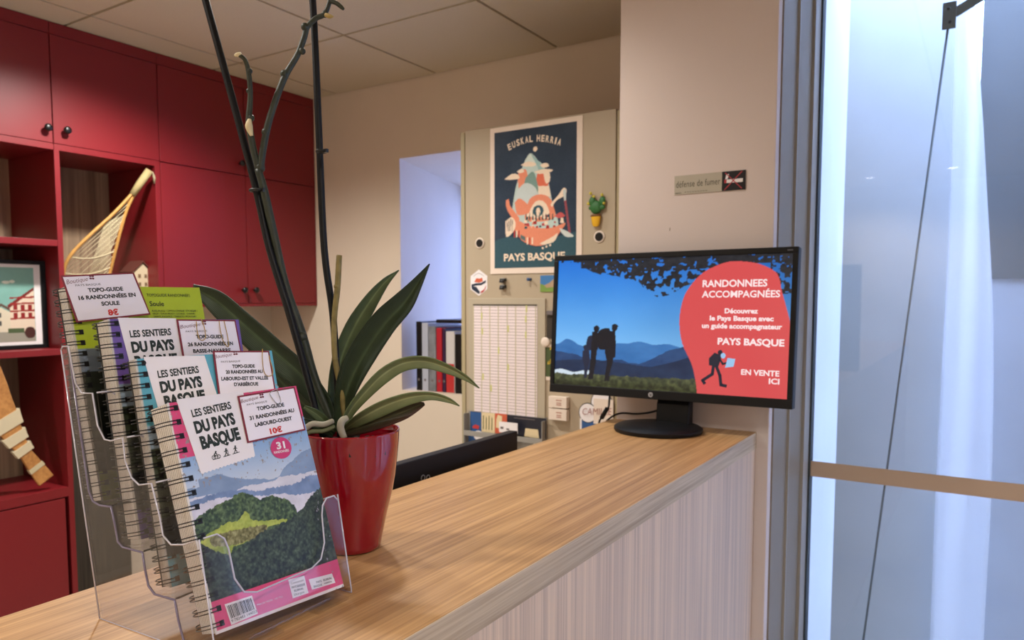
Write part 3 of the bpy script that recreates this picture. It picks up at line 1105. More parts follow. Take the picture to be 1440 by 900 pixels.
# cable
yk = 1.775
cab = [Vector((pl + .02, 1.752, 1.24)), at(905, 583, 1.99), at(880, 583, 1.99), at(862, 585, 1.97), at(852, 591, 1.93), at(845, 603, 1.9)]
c_ = smooth_path([(890 + 60, 568), (918, 579), (895, 582), (875, 581), (862, 585), (853, 592)], 6)
tag(MB().tube([pt(p[0], p[1], 'y', 1.772) for p in c_], .0026, 8).build('power_cable', M_PLASTIC, smooth=True), 'black cable curving over the back edge of the counter behind the monitor', 'cable')
ev = empty('screen_cable', pt(850, 580, 'y', 1.82), 'black cable with a thick plug hanging left of the monitor foot', 'cable')
q = smooth_path([(858, 540), (857, 560), (855, 575), (847, 586), (842, 597), (838, 640)], 5)
MB().tube([pt(p[0], p[1], 'y', 1.83) for p in q], .0028, 8).build('wire', M_PLASTIC, ev, smooth=True)
MB().tube([pt(854, 574, 'y', 1.83), pt(846, 588, 'y', 1.83)], .0062, 10).build('ferrite', M_PLASTIC, ev, smooth=True)
# ================================================================== BEIGE CABINET AND WHAT STICKS TO IT
YC = 2.13


def cb(px, py, off=0.0):
    return pt(px, py, 'y', YC - off)


ecb = empty('beige_cabinet', (-1.27, YC + .2, 0), 'tall beige steel cabinet covered with a poster, a chart and magnets', 'cabinet')
cx0, cx1, cz1 = cb(648, 185).x, cb(870, 153).x, cb(760, 168.5).z
MB().box((cx0, YC + .018, 0), (-.86, YF - .002, cz1 - .004)).build('body', M_CABMETAL, ecb, bevel=.002)
xl = cb(654, 185).x
MB().box((cx0, YC - .002, .02), (xl - .002, YC + .018, cz1 - .004)).build('edge_strip', M_CABEDGE, ecb, bevel=.001)
xd = cb(866.5, 153).x
MB().box((xl, YC, .02), (xd, YC + .018, cz1)).build('door', M_CABMETAL, ecb, bevel=.0015)
MB().box((xd + .002, YC + .004, .02), (-.86, YC + .018, cz1 - .006)).build('edge_strip', M_CABEDGE, ecb, bevel=.001)
for px, py in ((675, 342), (843, 333)):
    c0 = cb(px, py)
    MB(Matrix.Translation((c0.x, YC - .0005, c0.z)) @ Matrix.Rotation(PI / 2, 4, 'X')).lathe([(.0125, 0), (.0180, 0), (.0190, .002), (.0165, .0035), (.0125, .001)], seg=28).build('grip_ring', M_CARD, ecb, smooth=True)
    MB(Matrix.Translation((c0.x, YC - .0004, c0.z)) @ Matrix.Rotation(PI / 2, 4, 'X')).lathe([(.0135, .0012), (.0135, .0042), (.001, .0042)], seg=28).build('grip_hole', M_BLACK, ecb)


def crect(name, px0, px1, py0, py1, t, m, parent=None, off=0.0, bevel=0, kx=None):
    """box on the cabinet front; py0/py1 read at the left edge"""
    a, b = cb(px0, py0, off), cb(px0, py1, off)
    x1 = cb(px1, (py0 + py1) / 2, off).x
    return MB().box((a.x, YC - off - t, b.z), (x1, YC - off, a.z)).build(name, m, parent, bevel=bevel)


# poster
po_a, po_b = cb(690, 181.5), cb(690, 385.5)
po_x1 = cb(820, 163.5).x
ep = empty('wall_poster', (po_a.x, YC - .003, po_b.z), 'dark blue poster with mountain and boat drawing in a white border', 'poster')
PWd, PHt = po_x1 - po_a.x, po_a.z - po_b.z
MB().box((po_a.x, YC - .003, po_b.z), (po_x1, YC - .0002, po_a.z)).build('border', mat('poster_white', (232, 214, 198), 0.5), ep)
d0, d1, dx1 = cb(696, 187.5), cb(696, 377.5), cb(812, 172).x
TP = frame((d0.x, YC - .0034, d1.z), (1, 0, 0), (0, 0, 1))
pw, ph = dx1 - d0.x, d0.z - d1.z
P_ = Paint(180, 290, pw / ph)
u, v = P_.u, P_.v
P_.c[:] = np.array((44, 60, 78)) + (fbm(u * 6, v * 8, 41)[..., None] - .5) * 14


def q_(X, Y):
    U = (X - 471) / 402
    top, bot = 165 - 55 * U, 822 - 10 * U
    return U, (bot - Y) / (bot - top)


def pp(pts, rgb):
    P_.poly([q_(*p) for p in pts], rgb)


def sm_(pts, n=5):
    return [tuple(p) for p in smooth_path(pts + [pts[0]], n)]


TEAL, CREAM, PEACH, PALE, GRN, RD = (50, 84, 96), (236, 214, 190), (226, 140, 110), (186, 204, 198), (120, 150, 142), (196, 74, 66)
pp(sm_([(440, 700), (520, 672), (580, 670), (640, 705), (700, 715), (780, 670), (830, 655), (900, 660), (900, 900), (440, 900)], 3), TEAL)
pp(sm_([(560, 545), (580, 430), (600, 370), (625, 300), (655, 262), (690, 295), (722, 330), (745, 420), (765, 520), (790, 610), (740, 650), (640, 650)]), PALE)
pp([(625, 300), (655, 262), (690, 295), (672, 312), (650, 300), (636, 316)], (210, 220, 210))
pp([(655, 262), (700, 305), (720, 330), (700, 400), (690, 330)], (150, 182, 180))
pp(sm_([(595, 345), (630, 340), (640, 380), (625, 430), (600, 440), (592, 400)]), PEACH)
pp(sm_([(690, 345), (730, 340), (745, 380), (735, 425), (700, 430), (684, 390)]), (216, 110, 84))
pp(sm_([(715, 350), (745, 352), (748, 395), (728, 405)]), CREAM)
pp([(684, 420), (745, 420), (752, 470), (700, 480)], CREAM)
pp(sm_([(630, 380), (665, 350), (684, 390), (690, 450), (640, 470), (620, 430)]), GRN)
pp(sm_([(590, 440), (630, 405), (680, 430), (690, 500), (640, 560), (590, 540), (578, 490)]), (196, 206, 204))
pp(sm_([(575, 500), (600, 480), (640, 510), (640, 550), (590, 560)]), PEACH)
for pts in ([(522, 388), (560, 362), (590, 364), (598, 384), (560, 390)], [(606, 318), (640, 302), (676, 308), (676, 322), (630, 326)],
            [(700, 318), (730, 308), (744, 324), (715, 332)], [(672, 352), (716, 338), (762, 342), (745, 354), (700, 362)], [(586, 350), (610, 336), (622, 350), (600, 358)]):
    pp(sm_(pts, 4), CREAM)
P_.disc(*q_(677, 241), .018, CREAM)
pp(sm_([(530, 490), (545, 485), (552, 515), (576, 545), (600, 580), (580, 590), (548, 555), (532, 520)]), PEACH)
pp(sm_([(635, 520), (655, 478), (700, 460), (745, 475), (765, 515), (765, 580), (635, 590)]), PEACH)
pp(sm_([(655, 530), (680, 495), (712, 492), (735, 515), (740, 560), (650, 570)]), CREAM)
P_.disc(*q_(692, 540), .045, TEAL, .04)
P_.disc(*q_(692, 545), .018, CREAM, .03)
pp(sm_([(750, 510), (790, 462), (810, 432), (826, 436), (820, 465), (780, 490), (760, 520)]), CREAM)
pp([(812, 462), (822, 462), (848, 652), (838, 656)], (150, 76, 84))
pp([(810, 440), (824, 436), (824, 490), (816, 492)], (196, 204, 200))
pp(sm_([(556, 560), (600, 590), (680, 622), (760, 622), (822, 600), (800, 640), (760, 690), (690, 712), (620, 690), (580, 640), (560, 600)]), PEACH)
pp(sm_([(528, 590), (560, 572), (580, 600), (570, 640), (535, 668), (528, 630)]), CREAM)
pp(sm_([(700, 700), (760, 668), (786, 650), (770, 690), (720, 706)]), CREAM)
for k, X in enumerate((570, 582, 594, 636, 648, 660)):
    Y = 636 if k < 3 else 670
    pp([(X, Y), (X + 7, Y), (X + 7, Y + 34), (X, Y + 34)], (178, 60, 54) if k % 2 == 0 else CREAM)
pp([(604, 655), (630, 668), (630, 690), (606, 676)], (90, 110, 110))
rs = random.Random(5)
for k in range(34):
    X, Y = rs.uniform(625, 775), rs.uniform(560, 622)
    s_ = rs.uniform(4, 9)
    pp([(X - s_, Y + s_), (X - s_, Y - s_ * .4), (X, Y - s_), (X + s_, Y - s_ * .4), (X + s_, Y + s_)], rs.choice([CREAM, CREAM, (160, 50, 50), TEAL, GRN, PEACH, (180, 66, 70)]))
for k in range(9):
    X = 630 + k * 16
    pp([(X, 585), (X + 4, 545), (X + 9, 585)], (40, 74, 76))
pp(sm_([(770, 566), (800, 548), (820, 566), (790, 576)]), (196, 90, 90))
pp([(800, 575), (812, 575), (816, 600), (798, 600)], CREAM)
pp(sm_([(795, 625), (830, 640), (862, 664), (830, 668), (806, 650)]), (206, 212, 206))
for k in range(3):
    x_, y_ = q_(715 + k * 18, 722 - k * 7)
    P_.disc(x_, y_, .008, CREAM)
for dx in (-1.2, -.4, .4, 1.2):
    pp([(549 + dx * 12, 580), (552 + dx * 12, 580), (552 + dx * 10, 640), (549 + dx * 10, 640)], (90, 90, 96))
P_.c = np.clip(P_.c + (fbm(u * 200, v * 300, 55, 1)[..., None] - .5) * 10, 0, 255)
P_.mesh('picture', TP, pw, ph, M_POSTERP, ep)
lt = MB(TP)
M_CREAMINK = mat('cream_ink', (236, 216, 192), 0.4)
word = 'EUSKAL HERRIA'
adv = [1.0, 1.05, 1.0, 1.05, 1.05, .95, .7, 1.1, 1.0, 1.05, 1.05, .6, 1.05]
tot = sum(adv)
acc = 0
for ch, ad_ in zip(word, adv):
    t = (acc + ad_ / 2) / tot
    acc += ad_
    if ch == ' ':
        continue
    X = 543 + (800 - 543) * t
    Y = 252 - 36 * math.sin(PI * t) ** .8 - 22 * t
    U, V = q_(X, Y)
    put_text(lt, ch, U * pw, V * ph, .0125 * (.45 if ch == 'I' else 1), .0200, .0004, 0, .03, rot=.62 * (.5 - t) * 1.1)
lt.build('poster_lettering', M_CREAMINK, ep)
lt = MB(TP)
U0, V0 = q_(520, 786)
U1, V1 = q_(822, 774)
put_text(lt, 'PAYS BASQUE', (U0 + U1) / 2 * pw, V0 * ph, (U1 - U0) * pw, .0235, .0004, 0, .03)
lt.build('poster_lettering', M_CREAMINK, ep)

# planning chart and its frame (a document rack)
eh_ = empty('planning_chart', cb(661, 577), 'white gridded planning chart on the cabinet below the poster', 'chart')
a, b = cb(660, 419.5), cb(661, 577)
x0, x1 = a.x, cb(768, 424).x
fr = MB()
fr.box((x0, YC - .006, b.z - .002), (x1, YC - .0003, a.z))
fr.build('backing_board', mat('grey_beige_board', (178, 166, 144), 0.5), eh_, bevel=.001)
ax0, ax1 = cb(667, 430).x, cb(757, 430).x
az = cb(667, 427.5).z
TPc = frame((ax0, YC - .0072, b.z + .0), (1, 0, 0), (0, 0, 1))
cw, chh = ax1 - ax0, az - b.z
MB(TPc).box((0, 0, -.001), (cw, chh, 0)).build('sheet', mat('pink_white_sheet', (236, 222, 222), 0.6), eh_)
gl = MB(TPc)
for k in range(1, 36):
    y = chh * k / 36
    rect(gl, 0, y - .0009, cw, y + .0009, .0003)
gl.build('chart_line', mat('chart_grey', (168, 154, 150), 0.6), eh_, kind='stuff')
gl = MB(TPc)
for k, xx in enumerate((0, .13, .265, .40, .54, .67, .83, .97)):
    rect(gl, cw * xx, 0, cw * xx + .0035, chh, .0005)
gl.build('chart_column', mat('chart_khaki', (192, 182, 150), 0.6), eh_, kind='stuff')
gl = MB(TPc)
rect(gl, 0, chh - .006, cw, chh, .0007)
gl.build('chart_heading', mat('chart_dark', (84, 78, 66), 0.6), eh_)
gl = MB(TPc)
for xx, yy in ((.13, .86), (.82, .84), (.15, .3), (.82, .7), (.4, .55), (.14, .72), (.83, .93), (.55, .75), (.55, .4), (.28, .2)):
    rect(gl, cw * xx, chh * yy, cw * xx + .006, chh * (yy + .06), .0009)
gl.build('highlight_mark', mat('chart_yellow', (206, 204, 130), 0.6), eh_, kind='stuff')

# magnetic tray with postcards
et = empty('card_rack', cb(661, 608), 'grey magnetic rack holding postcards below the planning chart', 'rack')
za_, zb_ = cb(661, 576).z, cb(661, 613).z
MB().box((x0 - .004, YC - .004, zb_ - .14), (x1 + .006, YC - .0003, za_)).build('back_plate', mat('grey_rack', (150, 146, 138), 0.5), et, bevel=.001)
for (p0, p1) in ((603, 610), (626, 634)):
    z1_, z0_ = cb(661, p0).z, cb(661, p1).z
    MB().box((x0 - .002, YC - .034, z0_), (x1 + .004, YC - .030, z1_)).build('front_bar', _mats['grey_rack'], et, bevel=.001)
for xx in (x0 - .004, x1 + .003):
    MB().box((xx, YC - .034, zb_ - .14), (xx + .003, YC - .004, za_ - .01)).build('side_plate', _mats['grey_rack'], et)


def postcard(name_l, px0, px1, py0, py1, off, m, parts=()):
    a_, b_ = cb(px0, py0, off), cb(px0, py1, off)
    x1_ = cb(px1, (py0 + py1) / 2, off).x
    e = empty('postcard', (a_.x, YC - off, b_.z), name_l, 'postcard', 'postcards on the beige cabinet')
    MB().box((a_.x, YC - off - .001, b_.z), (x1_, YC - off, a_.z)).build('card', m, e)
    T = frame((a_.x, YC - off - .0012, b_.z), (1, 0, 0), (0, 0, 1))
    return e, T, x1_ - a_.x, a_.z - b_.z


def dab(e, T, nm, pts, m, z=.0002):
    k = MB(T)
    poly(k, pts, z)
    k.build(nm, m, e)


M_BLUEP = mat('blue_print', (40, 84, 140), 0.4)
M_REDP = mat('red_print', (188, 52, 50), 0.4)
M_ORP = mat('orange_print', (206, 96, 66), 0.4)
M_DKP = mat('night_print', (28, 30, 44), 0.4)
M_GRP = mat('green_print', (120, 150, 70), 0.4)
e, T, a, b = postcard('deep blue postcard at the left end of the grey rack', 661.5, 677, 578.5, 606, .012, M_BLUEP)
dab(e, T, 'print', [(.010, .012), (.036, .010), (.040, .022), (.022, .026), (.010, .018)], M_REDP)
e, T, a, b = postcard('cream postcard with dark palm drawing next to the deep blue one', 677.3, 696, 579.5, 607, .012, mat('cream_print', (226, 206, 164), 0.5))
for k in range(4):
    dab(e, T, 'print', [(.006 + .012 * k, .01), (.010 + .012 * k, .01), (.011 + .012 * k, .06 - .01 * (k % 2)), (.007 + .012 * k, .058)], mat('palm_print', (110, 110, 70), .5))
e, T, a, b = postcard('orange red postcard in the middle of the grey rack', 696.3, 713, 581, 609, .012, M_ORP)
dab(e, T, 'print', [(.004, .02), (.028, .018), (.030, .062), (.012, .066), (.006, .05)], _mats['cream_print'])
e, T, a, b = postcard('black postcard with a plain cream patch at the right end of the grey rack', 713.5, 768, 583, 611, .012, M_DKP)
w_, h_ = a, b
dab(e, T, 'print', [(w_ * .45, .0), (w_ * .83, .0), (w_ * .80, h_ * .42), (w_ * .48, h_ * .42)], _mats['cream_print'])
dab(e, T, 'print', [(w_ * .18, h_ * .86), (w_ * .72, h_ * .86), (w_ * .72, h_ * .90), (w_ * .18, h_ * .90)], M_INKSOFT, .0004)
e, T, a, b = postcard('small white card in front of the orange postcard', 702, 728, 592.5, 607.5, .036, M_WHITE)
dab(e, T, 'print', [(.006, .012), (.018, .012), (.018, .020), (.006, .020)], M_INKSOFT)
dab(e, T, 'print', [(.030, .010), (.042, .010), (.042, .016), (.030, .016)], M_INKSOFT)
e, T, a, b = postcard('blue and white round-edged card behind the lower bar of the rack', 659, 684, 611.5, 630, .012, M_BLUEP)
k = MB(T)
fan(k, .045, .050, .022, .018, .0003)
k.build('print', M_WHITE, e)
e, T, a, b = postcard('grey and white card behind the lower bar, right of the round one', 684.5, 705, 612, 632, .012, mat('grey_card', (190, 184, 176), .5))
dab(e, T, 'print', [(.01, .03), (.04, .03), (.036, .055), (.012, .05)], M_WHITE)
e, T, a, b = postcard('mountain postcard partly hidden by the top left corner of the monitor', 760, 782, 387.5, 410.5, .001, mat('sky_print', (66, 122, 178), .4))
dab(e, T, 'print', [(0, 0), (a, 0), (a, b * .9), (a * .6, b * .55), (0, b * .3)], mat('rock_print', (176, 148, 118), .5))
dab(e, T, 'print', [(0, 0), (a, 0), (a, b * .3), (a * .4, b * .25), (a * .2, b * .45), (0, b * .5)], M_GRP, .0004)
e, T, a, b = postcard('dark photo under the grey magnet left of the monitor', 769, 786, 438, 476, .001, mat('dark_photo', (58, 52, 46), .4))
e, T, a, b = postcard('green flower photo with white border below the round magnet', 763, 786, 484, 534, .001, M_CARD)
dab(e, T, 'print', [(a * .2, b * .1), (a, b * .1), (a, b * .92), (a * .2, b * .92)], mat('leaf_print', (70, 84, 46), .5))
for k in range(7):
    xx, yy = a * rs.uniform(.25, .7), b * rs.uniform(.2, .85)
    dab(e, T, 'flower_dot', [(xx, yy), (xx + .008, yy), (xx + .010, yy + .008), (xx + .002, yy + .010)], mat('flower_print', (206, 176, 60), .5), .0004)
e, T, a, b = postcard('small blue and green picture below the round white magnet card', 816, 848, 588, 614, .001, M_BLUEP)
dab(e, T, 'print', [(0, 0), (.006, 0), (.006, b), (0, b)], M_WHITE)
dab(e, T, 'print', [(.006, 0), (a, 0), (a * .5, b * .4), (.006, b * .45)], M_GRP, .0004)

# hexagonal sticker
c0 = cb(673.5, 397.5)
TH = frame((c0.x, YC - .0006, c0.z), (1, 0, 0), (0, 0, 1))
eh6 = empty('hexagon_sticker', (c0.x, YC - .001, c0.z), 'white hexagonal sticker with orange, blue and red shapes left above the chart', 'sticker')
hexa = lambda r: [(r * math.sin(PI / 3 * k) * .90, r * math.cos(PI / 3 * k)) for k in range(6)]
MB(TH).prism([(x, y) for x, y in hexa(.046)], -.001, .0).build('sticker_base', M_WHITE, eh6)
k = MB(TH)
poly(k, [(-.020, .002), (-.010, .016), (.004, .014), (.014, .018), (.018, .004), (0, .0)], .0003)
k.build('print', M_ORP, eh6)
k = MB(TH)
poly(k, [(-.032, -.006), (-.012, -.002), (.010, -.001), (.030, .008), (.030, .000), (.010, -.009), (-.012, -.010), (-.030, -.014)], .0005)
poly(k, [(-.032, -.012), (-.012, -.014), (-.002, -.024), (.006, -.034), (0, -.040), (-.018, -.030), (-.030, -.022)], .0005)
k.build('print', mat('navy_print', (34, 46, 66), .4), eh6)
k = MB(TH)
poly(k, [(.008, -.032), (.024, -.022), (.031, -.008), (.030, -.018), (.022, -.030), (.008, -.038)], .0005)
k.build('print', M_REDP, eh6)
k = MB(TH)
for i in range(8):
    t = (i - 3.5) / 3.5
    x_, y_ = t * .020, .0240 + .008 * (1 - t * t)
    stroke(k, [(x_ - .0015, y_ - .0018 + t * .0006), (x_ - .0006, y_ + .0020), (x_ + .0012, y_ - .0012 - t * .0006)], .0011, .0003)
k.build('sticker_lettering', M_INKSOFT, eh6)

# clips, pin, magnets
for py, nm in ((394, 'upper'), (403.5, 'lower')):
    c0 = cb(705, py)
    e = empty('magnet_clip', (c0.x, YC, c0.z), nm + ' of two small black magnet clips under the poster', 'magnet')
    MB().box((c0.x, YC - .012, c0.z - .005), (c0.x + .022, YC - .0004, c0.z + .006)).build('clip_body', M_BLACK, e, bevel=.0015)
    MB().box((c0.x + .002, YC - .017, c0.z - .009), (c0.x + .020, YC - .012, c0.z - .001)).build('clip_lever', M_BLACK, e, bevel=.001)
c0 = cb(746, 393)
e = empty('pin_magnet', (c0.x, YC, c0.z), 'tiny blue pin magnet between the black clips and the monitor', 'magnet')
MB(Matrix.Translation((c0.x, YC - .0004, c0.z)) @ Matrix.Rotation(PI / 2, 4, 'X')).lathe([(.006, 0), (.004, .004), (.003, .010), (.006, .014), (.006, .016), (.003, .017)], seg=16).build('pin', mat('blue_plastic', (40, 76, 120), .4), e, smooth=True)
c0 = cb(768, 481)
e = empty('round_magnet', (c0.x, YC, c0.z), 'cream disc magnet beside the left edge of the monitor', 'magnet')
MB(Matrix.Translation((c0.x, YC - .0025, c0.z)) @ Matrix.Rotation(PI / 2, 4, 'X')).lathe([(.016, 0), (.0165, .004), (.014, .006), (.004, .007)], seg=28).build('disc', M_CARD, e, smooth=True)
c0 = cb(772, 441)
e = empty('bar_magnet', (c0.x, YC, c0.z), 'dark rectangular magnet above the dark photo', 'magnet')
MB().box((c0.x - .004, YC - .012, c0.z - .004), (c0.x + .03, YC - .0025, c0.z + .010)).build('bar', M_INKSOFT, e, bevel=.001)

# cactus magnet
M_CACT = mat('cactus_green', (44, 104, 48), .55, noise=(90, .15))
M_YEL = mat('yellow_paint', (232, 178, 34), .45)
c0 = cb(842, 300)
e = empty('cactus_magnet', (c0.x, YC, c0.z), 'green cactus magnet with yellow buds and a yellow pot', 'magnet')
yo = YC - .010


def cc(px, py):
    p = cb(px, py)
    return (p.x, yo, p.z)


k = MB()
k.ball(cc(840, 292), .020, sc=(1.0, .45, 1.05)).ball(cc(835, 284), .013, sc=(.9, .5, 1.2)).ball(cc(849, 283), .012, sc=(.9, .5, 1.2))
k.ball(cc(834, 293), .009, sc=(1.2, .5, .8)).ball(cc(848, 292), .010, sc=(1.2, .5, .8))
k.build('cactus', M_CACT, e, smooth=True)
for px, py in ((832.5, 272.5), (837, 277), (848.5, 274.5), (829.5, 287), (851, 286)):
    MB().ball(cc(px, py), .0052).build('bud', mat('yellow_bud', (206, 190, 70), .5), e, smooth=True)
p = cc(840, 303)
MB(Matrix.Translation((p[0], yo, 0))).lathe([(.008, cb(840, 319).z), (.012, cb(840, 317).z), (.0165, cb(840, 305).z), (.0165, cb(840, 304).z)], seg=24, sy=.55).build('pot', M_YEL, e, auto=40)
MB(Matrix.Translation((p[0], yo, 0))).lathe([(.0175, cb(840, 305).z), (.018, cb(840, 303).z), (.015, cb(840, 302).z)], seg=24, sy=.55).build('pot_rim', mat('brown_paint', (120, 76, 34), .5), e, smooth=True)

# card boxes
for py0, py1, nm in ((556, 571.5, 'upper'), (573, 588.5, 'lower')):
    a_, b_ = cb(776, py0), cb(776, py1)
    x1_ = cb(801, py0).x
    e = empty('card_holder', (a_.x, YC, b_.z), nm + ' of two small white card holders under the monitor corner', 'card holder')
    MB().box((a_.x, YC - .022, b_.z), (x1_, YC - .0006, a_.z)).build('box', M_CARD, e, bevel=.001)
    k = MB(frame((a_.x, YC - .0225, b_.z), (1, 0, 0), (0, 0, 1)))
    for i, (xx, yy, ww) in enumerate(((.028, .024, .022), (.030, .015, .018), (.030, .009, .018))):
        rect(k, xx, yy, xx + ww, yy + .003, .0)
    k.build('print', mat('red_brown_ink', (176, 120, 104), .6), e)
# name magnets
c1, c2, c3 = cb(827, 580.5), cb(841, 577), cb(846, 566)
e = empty('name_card', (c1.x, YC, c1.z), 'white cloud-shaped name card outlined in black beside the monitor foot', 'card')
k = MB()
for c_, r_m, yy in ((c1, .033, .004), (c3, .038, .003)):
    M_ = Matrix.Translation((c_.x, YC - yy + .0028, c_.z)) @ Matrix.Rotation(PI / 2, 4, 'X')
    MB(M_).lathe([(r_m, 0), (r_m, .001)], seg=36).build('outline', M_INK, e)
    MB(M_).lathe([(r_m - .0028, .0012), (r_m - .0028, .0016)], seg=36).build('disc', M_WHITE, e)
p0_, p1_ = cb(836, 560), cb(863, 598)
MB().box((p0_.x, YC - .006, p1_.z), (p1_.x, YC - .0045, p0_.z)).build('sheet', M_CARD, e)
k = MB(frame((cb(822, 583).x, YC - .0068, cb(822, 583).z), (1, 0, .08), (-.08, 0, 1)))
put_text(k, 'CAMILLE', .049, 0, .105, .022, 0, 0, -.005, shear=.2)
k.build('card_lettering', mat('red_brown_pen', (156, 100, 92), .6), e)
# tilted badge holder
T = frame(cb(737, 634, .004), (cb(757, 617, .004) - cb(737, 634, .004)), (-.55, 0, .8))
e = empty('badge_sleeve', T.translation, 'tilted clear-edged badge showing just above the counter edge', 'badge')
MB(T).box((0, -.06, -.001), (.062, .0, .002)).build('sleeve', mat('grey_sleeve', (130, 130, 122), .4), e)
k = MB(T)
rect(k, .004, -.055, .058, -.004, .0026)
k.build('insert', M_CARD, e)

# ------------------------------------------------------------------ box files in the window recess
YB_ = YF + .03
BZ = NZ0 + .0005
files = [(585, 592, 452, M_BLACK, 'thin black box file, leftmost in the window recess', None),
         (593, 602, 454, mat('file_silver', (176, 180, 192), .4), 'silver grey box file second from the left in the recess', None),
         (602.5, 613, 459, mat('file_striped', (120, 122, 126), .5, noise=(14, .5)), 'grey striped file between the silver and the red files', None),
         (613.5, 621.5, 461, mat('file_red', (176, 30, 44), .45), 'bright red box file in the window recess', None),
         (622, 626.5, 462, mat('file_purple', (52, 26, 60), .45), 'narrow dark purple file right of the bright red one', None),
         (627, 639.5, 466, mat('file_white', (206, 200, 196), .5), 'white box file with a red lower half', 'red'),
         (640, 660, 470, M_BLACK, 'wide black box file beside the beige cabinet', None)]
for p0, p1, py, m, lb, ex_ in files:
    a_, b_ = pt(p0, py, 'y', YB_), pt(p1, py, 'y', YB_)
    e = empty('box_file', (a_.x, YB_, BZ), lb, 'file', 'box files in the window recess')
    MB().box((a_.x, YB_, BZ), (b_.x - .002, YB_ + .24, a_.z)).build('case', m, e, bevel=.002)
    if ex_:
        MB().box((a_.x + .002, YB_ - .0012, BZ + .002), (b_.x - .004, YB_ - .0002, BZ + .13)).build('label_patch', M_REDP, e)
    else:
        zc_ = (BZ + a_.z) / 2
        MB(Matrix.Translation(((a_.x + b_.x) / 2, YB_ - .0004, BZ + .05)) @ Matrix.Rotation(PI / 2, 4, 'X')).lathe([(.004, 0), (.006, .0012), (.003, .0014)], seg=16).build('finger_ring', M_INKSOFT, e)
e = MB().box((pt(612, 455, 'y', YB_).x, YB_ + .005, pt(612, 458, 'y', YB_).z + .0002), (pt(660, 455, 'y', YB_).x, YB_ + .22, pt(612, 453, 'y', YB_).z)).build('document_case', M_BLACK, bevel=.002)
e.location.z += .012
tag(e, 'flat black document case lying on top of the red and purple files', 'case')

# ------------------------------------------------------------------ no smoking sign on the pier
YS = PYF - .0004
TSg = frame(pt(948.5, 274.2, 'y', YS), (1, 0, 0), (0, 0, 1))
sgw, sgh = pt(1048.6, 265, 'y', YS).x - TSg.translation.x, pt(948.3, 248, 'y', YS).z - TSg.translation.z
sw1 = pt(1015.2, 268, 'y', YS).x - TSg.translation.x
esg = empty('no_smoking_sign', TSg.translation, 'small silver sign with black cigarette symbol on the white pier', 'sign')
MB(TSg).box((0, 0, 0), (sw1, sgh, .0012)).build('plate', mat('brushed_sign', (184, 176, 160), .35, metal=.3), esg)
MB(TSg).box((sw1, 0, 0), (sgw, sgh, .0014)).build('symbol_plate', mat('black_sign', (16, 17, 26), .35), esg)
k = MB(TSg)
put_text(k, 'défense de fumer', sw1 * .50, sgh * .37, sw1 * .93, sgh * .34, .0014, 0, .0, space=1.05)
rect(k, sw1 * .02, sgh * .055, sw1 * .15, sgh * .09, .0014)
for i in range(9):
    rect(k, sw1 * (.22 + .055 * i), sgh * .09, sw1 * (.26 + .055 * i), sgh * .115, .0014)
k.build('sign_lettering', mat('sign_ink', (70, 68, 56), .5), esg)
bw = sgw - sw1
k = MB(TSg)
rect(k, sw1 + bw * .18, sgh * .40, sw1 + bw * .88, sgh * .58, .0016)
poly(k, [(sw1 + bw * .14, sgh * .60), (sw1 + bw * .24, sgh * .60), (sw1 + bw * .30, sgh * .86), (sw1 + bw * .18, sgh * .84)], .0016)
k.build('cigarette', M_WHITE, esg)
k = MB(TSg)
rect(k, sw1 + bw * .10, sgh * .40, sw1 + bw * .20, sgh * .58, .0018)
stroke(k, [(sw1 + bw * .12, sgh * .06), (sw1 + bw * .84, sgh * .94)], .0022, .0019)
stroke(k, [(sw1 + bw * .14, sgh * .92), (sw1 + bw * .84, sgh * .08)], .0022, .0020)
k.build('red_cross', mat('sign_red', (176, 56, 66), .4), esg)
# marks on the pier
k = MB()
p = pt(942, 322, 'y', PYF - .0003)
k.add([(p.x - .0015, p.y, p.z - .004), (p.x + .001, p.y, p.z - .005), (p.x + .0014, p.y, p.z + .004), (p.x - .001, p.y, p.z + .003)], [(0, 1, 2, 3)])
k.build('stain', mat('wall_stain', (150, 132, 110), .9), bpy.data.objects['wall_pier'])

# ================================================================== POT AND ORCHID
PC = pt(495, 769, 'z', CT)
PD = (PC - CAM).dot(FW)
s_ = PD / F_PX
rz = at(494, 602, PD).z - CT
epot = empty('plant_pot', PC, 'glossy red tapered flower pot on the counter beside the booklets', 'pot')
prof = [(.034, 0.0005), (.0370, .0025), (.0378, .008)]
for px_r, py in ((42, 755), (45.5, 739), (50, 718), (57, 690), (61.5, 665), (64.5, 641), (67, 618), (68, 604)):
    prof.append((px_r * s_, at(495, py, PD).z - CT))
prof += [(68.3 * s_, rz - .001), (67.6 * s_, rz + .001), (65 * s_, rz), (63.5 * s_, rz - .010), (60 * s_, rz - .05), (40 * s_, .02), (.01, .018)]
M_POT = mat('red_glaze', (142, 5, 26), .06, coat=.7)
MB().lathe([prof[0]] + prof[1:], PC, 96).build('glazed_body', M_POT, epot, smooth=True)
k = MB()
rb = random.Random(3)
for i in range(150):
    a = rb.uniform(0, 2 * PI)
    r = .057 * math.sqrt(rb.random()) * .97
    c = (PC.x + r * math.cos(a), PC.y + r * math.sin(a), CT + rz - .022 + rb.uniform(-.004, .006))
    k.ball(c, rb.uniform(.004, .008), seg=6, sc=(rb.uniform(.6, 1.4), rb.uniform(.6, 1.4), rb.uniform(.4, .8)))
k.lathe([(.058, rz - .040), (.059, rz - .026), (.02, rz - .024)], PC, 24)
k.build('bark_mulch', mat('dark_bark', (44, 34, 26), .9, noise=(120, .4)), epot, kind='stuff')

eo = empty('orchid', (PC.x, PC.y, CT + rz - .02), 'flowerless orchid with long leaves tied to two black stakes in the red pot', 'plant')


